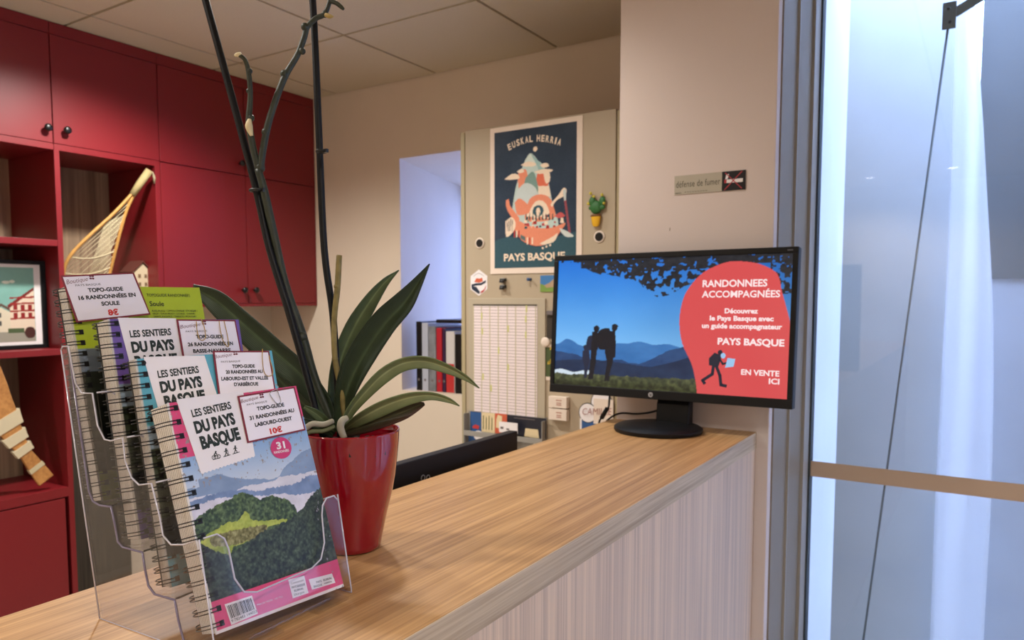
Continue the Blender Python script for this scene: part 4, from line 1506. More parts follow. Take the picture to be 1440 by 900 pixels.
def leaf_mat(name, rgb, rgb2, rough=.5):
    m = mat(name, rgb, rough, spec=.28)
    nt = m.node_tree
    b = nt.nodes['Principled BSDF']
    at_ = nt.nodes.new('ShaderNodeAttribute')
    at_.attribute_name = 'Rib'
    tc = nt.nodes.new('ShaderNodeTexCoord')
    ns = nt.nodes.new('ShaderNodeTexNoise')
    ns.inputs['Scale'].default_value = 45
    nt.links.new(tc.outputs['Object'], ns.inputs[0])
    wv = nt.nodes.new('ShaderNodeMath')
    wv.operation = 'SINE'
    ml = nt.nodes.new('ShaderNodeMath')
    ml.operation = 'MULTIPLY'
    ml.inputs[1].default_value = 60
    nt.links.new(at_.outputs['Fac'], ml.inputs[0])
    nt.links.new(ml.outputs[0], wv.inputs[0])
    cr = nt.nodes.new('ShaderNodeValToRGB')
    e0, e1 = cr.color_ramp.elements
    e0.position, e0.color = 0.0, (*lin([min(255, c * 1.25 + 8) for c in rgb]), 1)
    e1.position, e1.color = .18, (*lin(rgb), 1)
    e2 = cr.color_ramp.elements.new(1.0)
    e2.color = (*lin(rgb2), 1)
    nt.links.new(at_.outputs['Fac'], cr.inputs[0])
    mx = nt.nodes.new('ShaderNodeMix')
    mx.data_type = 'RGBA'
    mx.blend_type = 'MULTIPLY'
    mx.inputs[0].default_value = .5
    nt.links.new(cr.outputs[0], mx.inputs[6])
    nt.links.new(ns.outputs[0], mx.inputs[7])
    nt.links.new(mx.outputs[2], b.inputs['Base Color'])
    bp = nt.nodes.new('ShaderNodeBump')
    bp.inputs['Strength'].default_value = .25
    bp.inputs['Distance'].default_value = .0006
    nt.links.new(wv.outputs[0], bp.inputs['Height'])
    nt.links.new(bp.outputs[0], b.inputs['Normal'])
    return m


def leaf(path, halfw, fold, roll, m, lab=None, n=7, fold_tip=None):
    """path: (px, py, depth offset); halfw in pixels; fold: how deep the V is; roll turns the blade round its midrib"""
    P3 = [np.array(at(x, y, PD + d)) for x, y, d in path]
    C = smooth_path(P3, n)
    H = smooth_path([(h,) for h in halfw], n)
    R = smooth_path([(r,) for r in (roll if isinstance(roll, (list, tuple)) else [roll] * len(path))], n)
    vs, fs, rib = [], [], []
    K = 9
    N = len(C)
    for i in range(N):
        t = Vector(C[min(i + 1, N - 1)] - C[max(i - 1, 0)]).normalized()
        c = Vector(C[i])
        view = (CAM - c).normalized()
        sd = t.cross(view).normalized()
        nn = sd.cross(t).normalized()
        r = float(R[i][0])
        sd, nn = sd * math.cos(r) + nn * math.sin(r), nn * math.cos(r) - sd * math.sin(r)
        hw = max(float(H[i][0]), .4) * PD / F_PX
        for k in range(K):
            q = -1 + 2 * k / (K - 1)
            vs.append(c + sd * (hw * q) + nn * (hw * fold * (abs(q) ** 1.3)))
            rib.append(abs(q))
    for i in range(N - 1):
        for k in range(K - 1):
            a = i * K + k
            fs.append((a, a + 1, a + K + 1, a + K))
    o_ = org(eo)
    me = bpy.data.meshes.new('leaf')
    me.from_pydata([tuple(v_ - o_) for v_ in vs], [], fs)
    me.materials.append(m)
    me.polygons.foreach_set('use_smooth', [True] * len(fs))
    a_ = me.attributes.new('Rib', 'FLOAT', 'POINT')
    a_.data.foreach_set('value', rib)
    o = bpy.data.objects.new('leaf', me)
    COL.objects.link(o)
    o.parent = eo
    q = o.modifiers.new('thick', 'SOLIDIFY')
    q.thickness = .0014
    q.offset = 0
    if lab:
        o['label'] = lab
    return o


LF1 = leaf_mat('leaf_green', (100, 112, 72), (72, 88, 52))
LF2 = leaf_mat('leaf_dark', (54, 68, 42), (36, 50, 28))
LF3 = leaf_mat('leaf_pale', (142, 148, 104), (116, 128, 84))
LF4 = leaf_mat('leaf_reddish', (66, 62, 40), (72, 44, 34))
leaf([(474, 606, 0), (455, 566, .01), (420, 524, .02), (383, 492, .035), (340, 454, .05), (305, 423, .06), (272, 404, .07)], [7, 14, 19, 21, 20, 17, 5], .42, .35, LF2, 'broad dark leaf reaching left behind the booklets')
leaf([(470, 608, .01), (440, 580, .02), (404, 545, .03), (372, 512, .04), (350, 492, .045)], [7, 13, 17, 14, 3], .3, .5, LF2)
leaf([(472, 606, .02), (470, 560, .02), (478, 510, .025), (497, 462, .03), (520, 424, .035), (541, 397, .04), (561, 380, .045)], [6, 10, 13, 14, 11, 6, .5], .5, -.2, LF1)
leaf([(476, 606, 0), (482, 572, 0), (493, 536, 0), (513, 497, .005), (541, 456, .01), (567, 428, .015), (585, 402, .02), (604, 371, .025)], [6, 11, 17, 20, 19, 16, 9, .5], .55, .25, LF2, 'tall dark leaf with the highest pointed tip')
leaf([(480, 604, -.01), (492, 578, -.02), (512, 553, -.03), (538, 527, -.035), (566, 511, -.035), (598, 508, -.035), (630, 518, -.03), (655, 531, -.03), (674, 546, -.03)], [5, 7, 9, 11, 10, 9, 7, 4, .5], .5, -.45, LF3, 'arching pale green leaf drooping to the right')
leaf([(481, 608, -.01), (492, 598, -.02), (512, 585, -.035), (542, 570, -.045), (575, 559, -.05), (605, 556, -.05), (630, 562, -.045), (646, 571, -.045)], [5, 7, 10, 11, 9, 6, 4, .5], .45, -.5, LF3)
leaf([(482, 610, -.01), (505, 603, -.025), (532, 592, -.035), (565, 580, -.04), (585, 572, -.04), (597, 568, -.04)], [5, 9, 13, 13, 8, 2], .35, .4, LF4, 'low dark leaf with a reddish tip')
leaf([(470, 608, -.01), (458, 594, -.03), (444, 582, -.04), (428, 572, -.045)], [5, 6, 6, 2], .4, 0, LF1)
leaf([(468, 612, -.01), (452, 604, -.03), (438, 596, -.035), (424, 590, -.04)], [5, 5, 5, 2], .4, 0, LF2)
leaf([(470, 606, .02), (462, 578, .02), (448, 556, .03), (432, 540, .035)], [5, 9, 9, 3], .4, .2, LF1)


def tubepx(name, pts, rp, m, parent=eo, n=5, seg=12, label=None, knots=()):
    C = smooth_path([tuple(at(p[0], p[1], PD + p[2])) for p in pts], n)
    Rr_ = smooth_path([(r,) for r in (rp if isinstance(rp, (list, tuple)) else [rp] * len(pts))], n)
    mb = MB()
    mb.tube([Vector(c) for c in C], [float(r[0]) * PD / F_PX for r in Rr_], seg)
    for kx, ky, kd, kr in knots:
        c = at(kx, ky, PD + kd)
        mb.ball(c, kr * PD / F_PX, seg=10)
    return mb.build(name, m, parent, smooth=True, label=label)


M_STAKE = mat('black_stake', (8, 8, 13), .45, spec=.3)
M_STEM = mat('green_stem', (44, 50, 36), .5, noise=(60, .25))
M_DRY = mat('dry_stem', (132, 116, 66), .65, noise=(70, .3))
tubepx('stake', [(283, -22, .02), (319, 110, .015), (358, 257, .005), (379, 350, 0), (407, 440, -.005), (437, 549, -.01), (454, 616, -.012)], [5.2] * 4 + [5.6, 4.6, 3.6], M_STAKE)
tubepx('stake', [(438.5, -22, .03), (443.5, 70, .03), (449, 200, .025), (456, 350, .02), (468, 442, .015), (474, 533, .01), (479, 614, .005)], [5.0] * 7, M_STAKE)
tubepx('flower_stem', [(363, 238, -.004), (372, 270, -.002), (385, 330, .004), (401, 400, .004), (424, 472, .006), (443, 533, .008), (470, 600, .008)], [5, 5.5, 6, 6, 7.5, 6, 6], M_STEM,
       knots=[(366, 236, -.003, 7), (424, 474, .004, 8.5)])
tubepx('side_shoot', [(364, 240, -.004), (357, 212, -.004), (352, 187, -.004), (350, 167, -.004), (352, 135, -.004), (350, 105, -.005), (345, 85, -.006), (336, 77, -.006)], [4.6, 4.6, 4.8, 4.4, 3.6, 3.4, 3.0, 3.0], M_STEM,
       knots=[(351, 100, -.005, 4.2), (350, 128, -.004, 4), (353, 166, -.004, 5)])
tubepx('dry_sheath', [(351, 168, -.007), (350, 178, -.009), (354, 191, -.008)], [2.5, 5.0, 2.2], mat('pale_sheath', (222, 204, 160), .6))
tubepx('dry_sheath', [(339, 76, -.007), (334, 77, -.007), (330, 78, -.007)], [2.6, 3.0, 1.5], _mats['pale_sheath'])
tubepx('side_shoot', [(366, 238, -.004), (370, 210, -.004), (377, 175, -.003), (388, 140, 0), (402, 105, .004), (418, 78, .008), (428, 52, .01), (432, 38, .01), (444, 26, .01), (456, 20, .01), (463, 4, .01), (466, -14, .01)],
       [5, 4.8, 4.8, 4.6, 4.6, 4.2, 4.2, 4, 3.8, 3.6, 3.2, 3], M_STEM, knots=[(373, 186, -.004, 5.6), (400, 104, .003, 6), (425, 72, .007, 5), (429, 38, .009, 6), (457, 20, .01, 5)])
tubepx('side_shoot', [(463, 2, .01), (472, 4, .008), (479, 9, .007), (483, 13, .006)], [2.8, 3, 3, 2], M_STEM)
tubepx('bud', [(458, 21, .008), (464, 23, .006), (469, 23, .006)], [3, 3.2, .8], mat('yellow_bud_tip', (176, 150, 86), .6))
tubepx('dry_stem', [(477, 359, .0), (474.5, 405, 0), (470, 451, 0), (471, 503, 0), (480, 549, 0), (486, 600, 0)], [4, 4.2, 3.8, 4, 4.2, 4], M_DRY, knots=[(474, 403, 0, 4.8), (471, 505, 0, 4.8)])
for px, py, r, dr in ((362, 268, 9.5, 5), (452, 213, 6.0, 6)):
    c = at(px, py, PD)
    k = MB(Matrix.Translation(c))
    R_ = r * s_
    ring = [(R_ * math.cos(a), R_ * math.sin(a), 0) for a in [2 * PI * i / 20 for i in range(20)]]
    k.tube(ring, .0021, 8, closed=True)
    k.box((R_ - .001, -.002, -.0022), (R_ + dr * s_, .002, .0022))
    k.build('stake_clip', M_BLACK, eo, label='small black plastic clip')
tubepx('aerial_root', [(488, 588, -.045), (481, 592, -.05), (479, 602, -.05), (484, 616, -.05)], [4, 5, 5, 4.5], mat('silver_root', (168, 160, 140), .6))
tubepx('aerial_root', [(468, 592, -.035), (455, 597, -.045), (440, 596, -.05), (430, 602, -.05)], [3.5, 4, 4, 4], _mats['silver_root'])
tubepx('aerial_root', [(470, 600, -.035), (455, 606, -.045), (438, 607, -.05), (428, 612, -.05)], [3, 3, 3, 3], mat('green_root', (110, 112, 76), .6))

# ================================================================== BOOKLET HOLDER
HT = frame((-.7328, .3812, 0), (math.cos(math.radians(2.8)), math.sin(math.radians(2.8)), 0), (-math.sin(math.radians(2.8)), math.cos(math.radians(2.8)), 0), (0, 0, 1))
HY0, HY1 = 0.0, .1745


def hp(px, py):
    nrm = HT.to_3x3() @ Vector((0, 1, 0))
    d = ray(px, py)
    q = HT.inverted() @ (CAM + d * ((HT.translation - CAM).dot(nrm) / d.dot(nrm)))
    return (q.x, q.z)


eh = empty('booklet_holder', (-.65, .47, CT), 'clear four-tier acrylic booklet holder at the near end of the counter', 'holder')
backb, backt = hp(140.3, 870.7), hp(86, 492)
backb = (backb[0], CT + .0006)
outline = [backb, backt] + [hp(*q) for q in ((88, 487), (96, 487), (100, 508), (106, 539), (115, 553), (130, 553), (137, 598), (147, 618), (156, 620), (172.5, 616),
                                             (176, 649), (185, 672), (195.5, 682), (213, 680), (224, 725), (229, 753), (240.5, 766), (259, 766), (280, 759))]
f4b = hp(303, 907)
f4b = (f4b[0], CT + .004)
outline += [f4b, (f4b[0], CT + .0006)]
for y0 in (HY0, HY1 - .0018):
    MB(HT).prism(outline, y0, y0 + .0018, ax=1).build('side_panel', M_CLEAR, eh)
for y0 in (HY0, HY1):
    rim = MB(HT)
    rim.tube([(p[0], y0, p[1]) for p in outline[1:]], .00085, 6)
    rim.tube([(outline[0][0], y0, outline[0][1]), (outline[1][0], y0, outline[1][1])], .0008, 6)
    rim.tube([(outline[0][0], y0, outline[0][1] + .0004), (outline[-1][0], y0, outline[-1][1] + .0004)], .0004, 6)
    rim.build('panel_rim', M_CLEARRIM, eh, smooth=True)
W_ = HY1 - HY0 - .0036
plates = [((130, 553), (155.5, 713)), ((172.5, 616), (199.7, 777)), ((213, 680), (245, 844)), ((280, 759), (303, 907))]
backs = [[(98, 505), (124, 690), (130, 705), (140, 711), (155.5, 713)],
         [(155.5, 713), (160.6, 737), (165, 762), (172, 770), (199.7, 777)],
         [(199.7, 777), (203, 800), (208, 824), (217, 836), (245, 844)],
         [(245, 844), (250, 872), (257, 899)]]
sil = []
for k_, ((tpx, bpx), bk) in enumerate(zip(plates, backs)):
    tp_, bt_ = hp(*tpx), hp(*bpx)
    if k_ == 3:
        bt_ = f4b
    Tq = frame((bt_[0], HY0 + .0018, bt_[1]), (0, 1, 0), (tp_[0] - bt_[0], 0, tp_[1] - bt_[1]))
    Hh = math.hypot(tp_[0] - bt_[0], tp_[1] - bt_[1])
    tw = .026
    ub_ = .040 if k_ == 3 else .05
    pts = [(0, 0), (W_, 0), (W_, Hh - .006), (W_ - .005, Hh), (W_ - tw + .010, Hh), (W_ - tw + .003, Hh - .006), (W_ - tw, Hh - .016), (W_ - tw - .002, ub_ + .020), (W_ - tw - .010, ub_ + .005),
           (W_ - tw - .024, ub_), (tw + .024, ub_), (tw + .010, ub_ + .005), (tw + .002, ub_ + .020), (tw, Hh - .016), (tw - .003, Hh - .006), (tw - .010, Hh), (.002, Hh)]
    MB(HT @ Tq).prism(pts, 0, .0018).build('front_plate', M_CLEAR, eh)
    rm = MB(HT @ Tq)
    rm.tube([(p[0], p[1], .001) for p in pts[2:]], .0009, 6)
    rm.build('plate_rim', M_CLEARRIM, eh, smooth=True)
    # back and floor of this tier, one bent sheet
    line = [hp(*q) for q in bk]
    if k_ == 3:
        line += [(line[-1][0] + .004, CT + .005), (bt_[0], CT + .005)]
    o2 = [(p[0] - .0004, p[1] + .0016) for p in line]
    MB(HT).prism(line + o2[::-1], HY0 + .0018, HY1 - .0018, ax=1).build('tier_sheet', M_CLEAR, eh)
    rm = MB(HT)
    rm.tube([(p[0], HY0 + .0005, p[1]) for p in line], .0011, 6)
    rm.build('tier_rim', mat('violet_rim', (118, 108, 130), .2), eh, smooth=True)
MB(HT).prism([(backb[0], CT + .0006), (backt[0], backt[1]), (backt[0] + .0016, backt[1]), (backb[0] + .0016, CT + .0006)], HY0 + .0018, HY1 - .0018, ax=1).build('back_sheet', M_CLEAR, eh)
for y0 in (.025, .115):
    MB(HT).box((f4b[0] - .004, y0, CT + .0002), (f4b[0] + .010, y0 + .045, CT + .0035)).build('foot', M_CLEAR, eh, bevel=.0008)

# ================================================================== BOOKLETS
WARPS = {}


def wkey(T):
    return round(T.translation.y * 1e4) * 0 + round((T.to_3x3() @ Vector((0, 0, 1))).z * 1e5)


def hit(T, px, py):
    nrm = T.to_3x3() @ Vector((0, 0, 1))
    d = ray(px, py)
    Ti = T.inverted()
    w_ = WARPS.get(wkey(T))
    sh = Vector((0, 0, 0))
    for _ in range(5):
        q = Ti @ (CAM + d * ((T.translation + sh - CAM).dot(nrm) / d.dot(nrm)) - sh)
        if not w_:
            break
        sh = Vector(w_[0]) * (q.x / w_[1]) * (1 - q.y / w_[2])
    return q.x, q.y


def warp_tree(o, T):
    v_, W, H = WARPS[wkey(T)]
    Ti = T.inverted()
    done = set()
    for c in [o] + list(o.children_recursive):
        if c.type != 'MESH':
            continue
        Mw = Matrix.Translation(org(c.parent)) @ c.matrix_local
        if c.name.startswith('binding_ring'):
            p = Ti @ Mw.translation
            c.matrix_local = Matrix.Translation(Vector(v_) * max(0, p.x / W) * (1 - p.y / H)) @ c.matrix_local
            continue
        if c.data.name in done:
            continue
        done.add(c.data.name)
        Mi = Mw.inverted()
        for vt in c.data.vertices:
            pw = Mw @ vt.co
            p = Ti @ pw
            vt.co = Mi @ (pw + Vector(v_) * (p.x / W) * (1 - p.y / H))


M_PAGES = mat('page_edges', (254, 250, 244), .75, grain=((900, 12, 14), (236, 228, 216)))
M_WIRE = mat('black_wire', (14, 14, 16), .3)
M_COVERBACK = mat('back_cover', (60, 62, 60), .6)
M_PUNCH = mat('punch_shadow', (34, 30, 28), .8)
M_BORDER = mat('dark_red_border', (128, 34, 48), .5)
M_TITLE = mat('title_white', (238, 230, 232), .5)
M_TXT = mat('title_ink', (30, 40, 34), .6)
M_TAGW = mat('tag_white', (240, 232, 240), .45)
M_LOGO = mat('logo_red', (110, 40, 52), .5)
M_PRICE = mat('price_red', (214, 50, 40), .5)


def text_on(mb, T, s, l, r, hpx, z, off=.03, space=1.0, shear=0.0):
    a, b = hit(T, *l), hit(T, *r)
    m_ = ((l[0] + r[0]) / 2, (l[1] + r[1]) / 2)
    c, d = hit(T, *m_), hit(T, m_[0], m_[1] - hpx)
    ht = abs(d[1] - c[1])
    put_text(mb, s, (a[0] + b[0]) / 2, (a[1] + b[1]) / 2, math.hypot(b[0] - a[0], b[1] - a[1]), ht, z, 0, off, rot=math.atan2(b[1] - a[1], b[0] - a[0]), shear=shear, space=space)


def book(label, O, TLp, TRp, W, H, th, nr, paint, px_res=(110, 150), fan_=1.0):
    u_ = Vector(TRp) - Vector(TLp)
    v_ = Vector(TLp) - Vector(O)
    T = frame(O, u_, v_)
    e = empty('guide_booklet', O, label, 'booklet', 'spiral bound guide booklets in the holder')
    t0, t1 = th, th * fan_
    # page block: slightly fanned wedge
    k = MB(T)
    rows = 7
    for side in range(1):
        vs, fs = [], []
        for i in range(rows + 1):
            y = H * i / rows
            t = t0 + (t1 - t0) * (i / rows) ** 1.6
            vs += [(.001, y * .995 + .001, -.0006), (W - .002, y * .995 + .001, -.0006), (W - .002, y * .995 + .001, -t), (.001, y * .995 + .001, -t)]
        for i in range(rows):
            a = i * 4
            for q in range(4):
                fs.append((a + q, a + (q + 1) % 4, a + 4 + (q + 1) % 4, a + 4 + q))
        fs += [(3, 2, 1, 0), (rows * 4, rows * 4 + 1, rows * 4 + 2, rows * 4 + 3)]
        k.add(vs, fs)
    k.build('page_block', M_PAGES, e)
    k = MB(T)
    rnd = random.Random(len(label))
    ns = 9
    for s_i in range(ns):
        f = (s_i + .5) / ns
        for i in range(rows):
            y0, y1 = H * i / rows, H * (i + 1) / rows
            ta = (t0 + (t1 - t0) * (i / rows) ** 1.6) * f
            tb_ = (t0 + (t1 - t0) * ((i + 1) / rows) ** 1.6) * f
            k.add([(.0006, y0, -ta), (.0006, y0, -ta - .0004), (.0006, y1, -tb_ - .0004), (.0006, y1, -tb_)], [(0, 1, 2, 3)])
    k.build('page_gap', M_INKSOFT, e, kind='stuff')
    MB(T).box((0, 0, -t0 - .0012), (W, H, -t0 - .0002)).build('back_cover', M_COVERBACK, e) if fan_ < 1.3 else None
    pn = Paint(px_res[0], px_res[1], W / H)
    paint(pn)
    pn.c = np.clip(pn.c, 0, 255)
    MB(T).box((0.0015, 0, -.0005), (W, H, 0)).build('front_cover', M_TITLE, e)
    pn.mesh('cover_print', T, W, H, M_PHOTO, e, z=.0003)
    # wire rings
    me_ = None
    for i in range(nr):
        y = H * (i + .6) / nr
        t = t0 + (t1 - t0) * (y / H) ** 1.6
        r = MB()
        if me_ is None:
            for dy in (-.0016, .0016):
                loop = []
                for q in range(17):
                    a = -PI * .5 + PI * 2 * q / 16
                    loop.append((.0022 + .0078 * math.cos(PI - a) if False else .0015 - .0075 * math.sin(PI * q / 16), dy, 0.0035 - (1 + .0) * q / 16))
                # unit-depth C shape: front hole -> round the spine -> back
                cpts = []
                for q in range(19):
                    a = PI * q / 18
                    x = .0085 - .0165 * math.sin(a) ** .75
                    zz = .5 + .5 * math.cos(a)
                    cpts.append((x, dy, zz))
                r.tube(cpts, .00055, 6)
            r.tube([(.0085, -.0016, 1.0), (.0092, 0, 1.0), (.0085, .0016, 1.0)], .0006, 6)
            ob = r.build('binding_ring', M_WIRE, None, smooth=True)
            me_ = ob.data
            ob.parent = e
        else:
            ob = bpy.data.objects.new('binding_ring', me_)
            COL.objects.link(ob)
            ob.parent = e
        depth = t + .0045
        S = Matrix.Diagonal((1, 1, depth, 1))
        Mw = T @ Matrix.Translation((0, y, -t - .0025)) @ S
        ob.matrix_local = Matrix.Translation(-Vector(O)) @ Mw
    pu = MB(T)
    for i in range(nr):
        y = H * (i + .6) / nr
        rect(pu, .0060, y - .0026, .0105, y + .0026, .0006)
    pu.build('punch_hole', M_PUNCH, e, kind='stuff')
    return e, T


def landscape(pn, seed, dark=True):
    u, v = pn.u, pn.v
    pn.c[:] = np.array((150, 176, 208)) * (1 - (v[..., None] - .5)) + np.array((60, 70, 90)) * (v[..., None] - .5)
    g = np.array((56, 62, 44)) + (fbm(u * 12, v * 16, seed)[..., None] - .5) * 70
    pn.fill(v < .55 + .1 * fbm(u * 4, v * 0, seed + 1), g)


B4 = ((-.5765, .402, 1.1150), (-.6405, .402, 1.3220), (-.6345, .551, 1.3240))
WARPS[wkey(frame(B4[0], Vector(B4[2]) - Vector(B4[1]), Vector(B4[1]) - Vector(B4[0])))] = ((.0043, 0, -.005), .1495, .2167)


def paint4(pn):
    u, v = pn.u, pn.v
    sky = np.array((120, 160, 208)) * np.clip((v - .58) * 4.2, 0, 1)[..., None] + np.array((206, 212, 226)) * (1 - np.clip((v - .58) * 4.2, 0, 1)[..., None])
    pn.c[:] = sky + (fbm(u * 5, v * 6, 60)[..., None] - .5) * 10
    # far ridges in haze
    pn.fill(v < .60 + .035 * np.sin(u * 7 + .6) * (u > .1) + .04 * fbm(u * 8, v * 0, 61) + .07 * np.clip(u - .72, 0, 1) * 2, np.array((132, 152, 184)) + (fbm(u * 9, v * 20, 62)[..., None] - .5) * 26)
    pn.fill(v < .575 + .05 * fbm(u * 7, v * 0, 63) - .02, np.array((210, 208, 220)) + (fbm(u * 8, v * 18, 64)[..., None] - .5) * 36)
    T4_ = frame(B4[0], Vector(B4[2]) - Vector(B4[1]), Vector(B4[1]) - Vector(B4[0]))

    def g(pts, rgb, smo=True):
        q = []
        for X, Y in pts:
            x, y = hit(T4_, 60 + X / 3.2727, 625 + Y / 3.2727)
            q.append((x / .1495, y / .2167))
        m_ = inpoly(u + .012 * (fbm(u * 50, v * 60, 81, 2) - .5), v + .014 * (fbm(u * 60, v * 50, 82, 2) - .5), [tuple(p) for p in (smooth_path(q + [q[0]], 4) if smo else q)])
        pn.fill(m_, rgb)

    n1, n2, n3 = fbm(u * 70, v * 95, 66, 3)[..., None], fbm(u * 18, v * 22, 67, 3)[..., None], fbm(u * 34, v * 48, 68, 4)[..., None]
    g([(600, 275), (690, 262), (780, 228), (900, 208), (1000, 212), (1080, 194), (1160, 182), (1215, 148), (1300, 150), (1320, 300), (690, 330), (600, 340)], np.array((118, 138, 176)) + (n2 - .5) * 40)
    g([(600, 300), (690, 292), (760, 262), (860, 240), (1000, 238), (1090, 226), (1180, 232), (1290, 222), (1300, 330), (690, 420), (600, 430)], np.array((212, 208, 222)) + (n2 - .5) * 34)
    wood = np.array((66, 84, 46)) + (n1 - .5) * np.array((120, 124, 80)) + (n3 - .5) * 50
    g([(640, 400), (700, 350), (750, 308), (810, 276), (880, 238), (918, 220), (960, 234), (1000, 252), (1045, 236), (1110, 250), (1135, 262), (1162, 290), (1170, 330), (1120, 365), (1000, 420), (900, 500), (800, 540), (640, 560)], wood)
    lit = np.array((160, 172, 66)) + (n2 - .5) * np.array((80, 60, 50)) + (n1 - .5) * 44
    g([(725, 440), (780, 400), (850, 364), (905, 345), (925, 312), (945, 318), (965, 348), (1050, 350), (1118, 340), (1112, 356), (1020, 386), (985, 420), (930, 452), (880, 470), (858, 505), (790, 490), (735, 470)], lit)
    g([(775, 425), (870, 396), (960, 380), (1030, 372), (1010, 420), (930, 448), (880, 462), (800, 470), (770, 450)], np.array((122, 116, 62)) + (n1 - .5) * 130 + (n3 - .5) * 60)
    g([(930, 476), (955, 460), (1010, 457), (1004, 474), (960, 480)], np.array((176, 162, 148)) + (n1 - .5) * 60)
    dk = np.array((50, 60, 42)) + (n1 - .5) * np.array((84, 90, 66)) + (n3 - .5) * np.array((44, 54, 36))
    g([(1340, 150), (1268, 205), (1225, 246), (1190, 300), (1130, 350), (1060, 384), (1000, 402), (960, 440), (905, 478), (862, 506), (800, 500), (745, 462), (640, 430), (640, 960), (1420, 960), (1420, 150)], dk, False)
    g([(640, 400), (700, 385), (745, 410), (735, 445), (640, 470)], wood * .9)
    # pink bands
    pk = np.array((222, 74, 122)) + (fbm(u * 9, v * 9, 71)[..., None] - .5) * 12
    pn.fill(v > .845, pk)
    pn.fill((v < .135) & (v > .012), pk)
    pn.fill((v < .012), (236, 226, 226))
    pn.fill((u < .25) & (v > .755 - .0 * u), pk)
    # worn white edge by the wire
    pn.fill((u < .008 + .012 * fbm(v * 30, u * 0, 72)), (226, 218, 210))
    pn.fill((fbm(u * 60, v * 60, 73, 3) > .74) & ((u > .9) | (v > .6)), (150, 140, 140))


def paintb(colr, seed):
    def f(pn):
        landscape(pn, seed)
        u, v = pn.u, pn.v
        pn.fill((v > .70), np.array(colr) + (fbm(u * 9, v * 9, seed + 3)[..., None] - .5) * 8)
        pn.fill((v < .70) & (v > .60), (150, 168, 186))
        pn.fill(v < .30, np.array((40, 42, 44)) + (fbm(u * 20, v * 26, seed + 4)[..., None] - .5) * 60)
        pn.fill(v < .13, np.array(colr) * .9)
        pn.fill(u < .018, (206, 198, 186))
    return f


def paint1(pn):
    paintb((178, 196, 40), 90)(pn)
    u, v = pn.u, pn.v
    pn.fill((v > .74) & (u > .22) & (u < .40) & (v < .86), (222, 216, 190))


def title_block(e, T, quad, lines, zig=False):
    k = MB(T)
    q = [hit(T, *p) for p in quad]
    if zig:
        a, b = q[3], q[2]
        m_ = 15
        edge_ = []
        for i in range(m_ * 2 + 1):
            t = i / (m_ * 2)
            x, y = b[0] + (a[0] - b[0]) * t, b[1] + (a[1] - b[1]) * t
            edge_.append((x, y - (.0012 if i % 2 else 0)))
        q = [q[0], q[1]] + edge_
    poly(k, q, .0009)
    k.build('title_panel', M_TITLE, e)
    k = MB(T)
    for s, l, r, h, off in lines:
        text_on(k, T, s, l, r, h, .0012, off)
    k.build('title_lettering', M_TXT, e)


b4, T4 = book('front booklet with pink cover and photograph of a wooded green hill', *B4, .1495, .2167, .0235, 16, paint4, (240, 340), 1.30)
title_block(b4, T4, [(247, 562), (341, 550), (358, 641), (282, 666)],
            [('LES SENTIERS', (270, 587), (325, 574.5), 10, .03), ('DU PAYS', (275, 609.5), (331, 595.5), 15.5, .055), ('BASQUE', (283.5, 631.5), (338, 617), 16.5, .055)], True)
ic = MB(T4)
for (px, py), kind_ in (((303.6, 645), 0), ((318, 641), 1), ((331, 637), 2)):
    x, y = hit(T4, px, py)
    g_ = .0068
    z = .0012
    fan(ic, x + .1 * g_, y + g_ * .95, g_ * .13, g_ * .13, z)
    if kind_ == 0:
        for wx in (-.4, .4):
            rr = [(x + wx * g_ + .26 * g_ * math.cos(a), y + .22 * g_ + .26 * g_ * math.sin(a)) for a in [2 * PI * q / 10 for q in range(11)]]
            stroke(ic, rr, g_ * .09, z)
        stroke(ic, [(x - .4 * g_, y + .22 * g_), (x - .05 * g_, y + .5 * g_), (x + .35 * g_, y + .25 * g_)], g_ * .1, z)
        stroke(ic, [(x - .1 * g_, y + .3 * g_), (x - .22 * g_, y + .62 * g_), (x + .02 * g_, y + .84 * g_), (x + .2 * g_, y + .55 * g_)], g_ * .15, z)
    else:
        stroke(ic, [(x, y + .45 * g_), (x + .06 * g_, y + .82 * g_)], g_ * .2, z)
        stroke(ic, [(x - .3 * g_, y), (x - .12 * g_, y + .25 * g_), (x, y + .45 * g_), (x + .18 * g_, y + .22 * g_), (x + .15 * g_, y)], g_ * .12, z)
        stroke(ic, [(x - .28 * g_, y + .6 * g_), (x + .05 * g_, y + .78 * g_), (x + .3 * g_, y + .6 * g_)], g_ * .1, z)
        if kind_ == 1:
            stroke(ic, [(x + .34 * g_, y), (x + .26 * g_, y + .9 * g_)], g_ * .07, z)
    stroke(ic, [(x - .55 * g_, y - .08 * g_), (x + .55 * g_, y + .02 * g_)], g_ * .1, z)
ic.build('sport_icons', M_TXT, b4, kind='stuff')
k = MB(T4)
cx_, cy_ = hit(T4, 394.7, 630)
fan(k, cx_, cy_, .0128, .0112, .0010)
k.build('round_badge', mat('badge_pink', (204, 56, 112), .4), b4)
k = MB(T4)
text_on(k, T4, '31', (388.5, 632), (400.5, 630), 9.5, .0014, .04)
text_on(k, T4, 'RANDONNÉES', (384.5, 638.5), (405.5, 635), 3.4, .0014, .02)
k.build('badge_lettering', M_TITLE, b4)
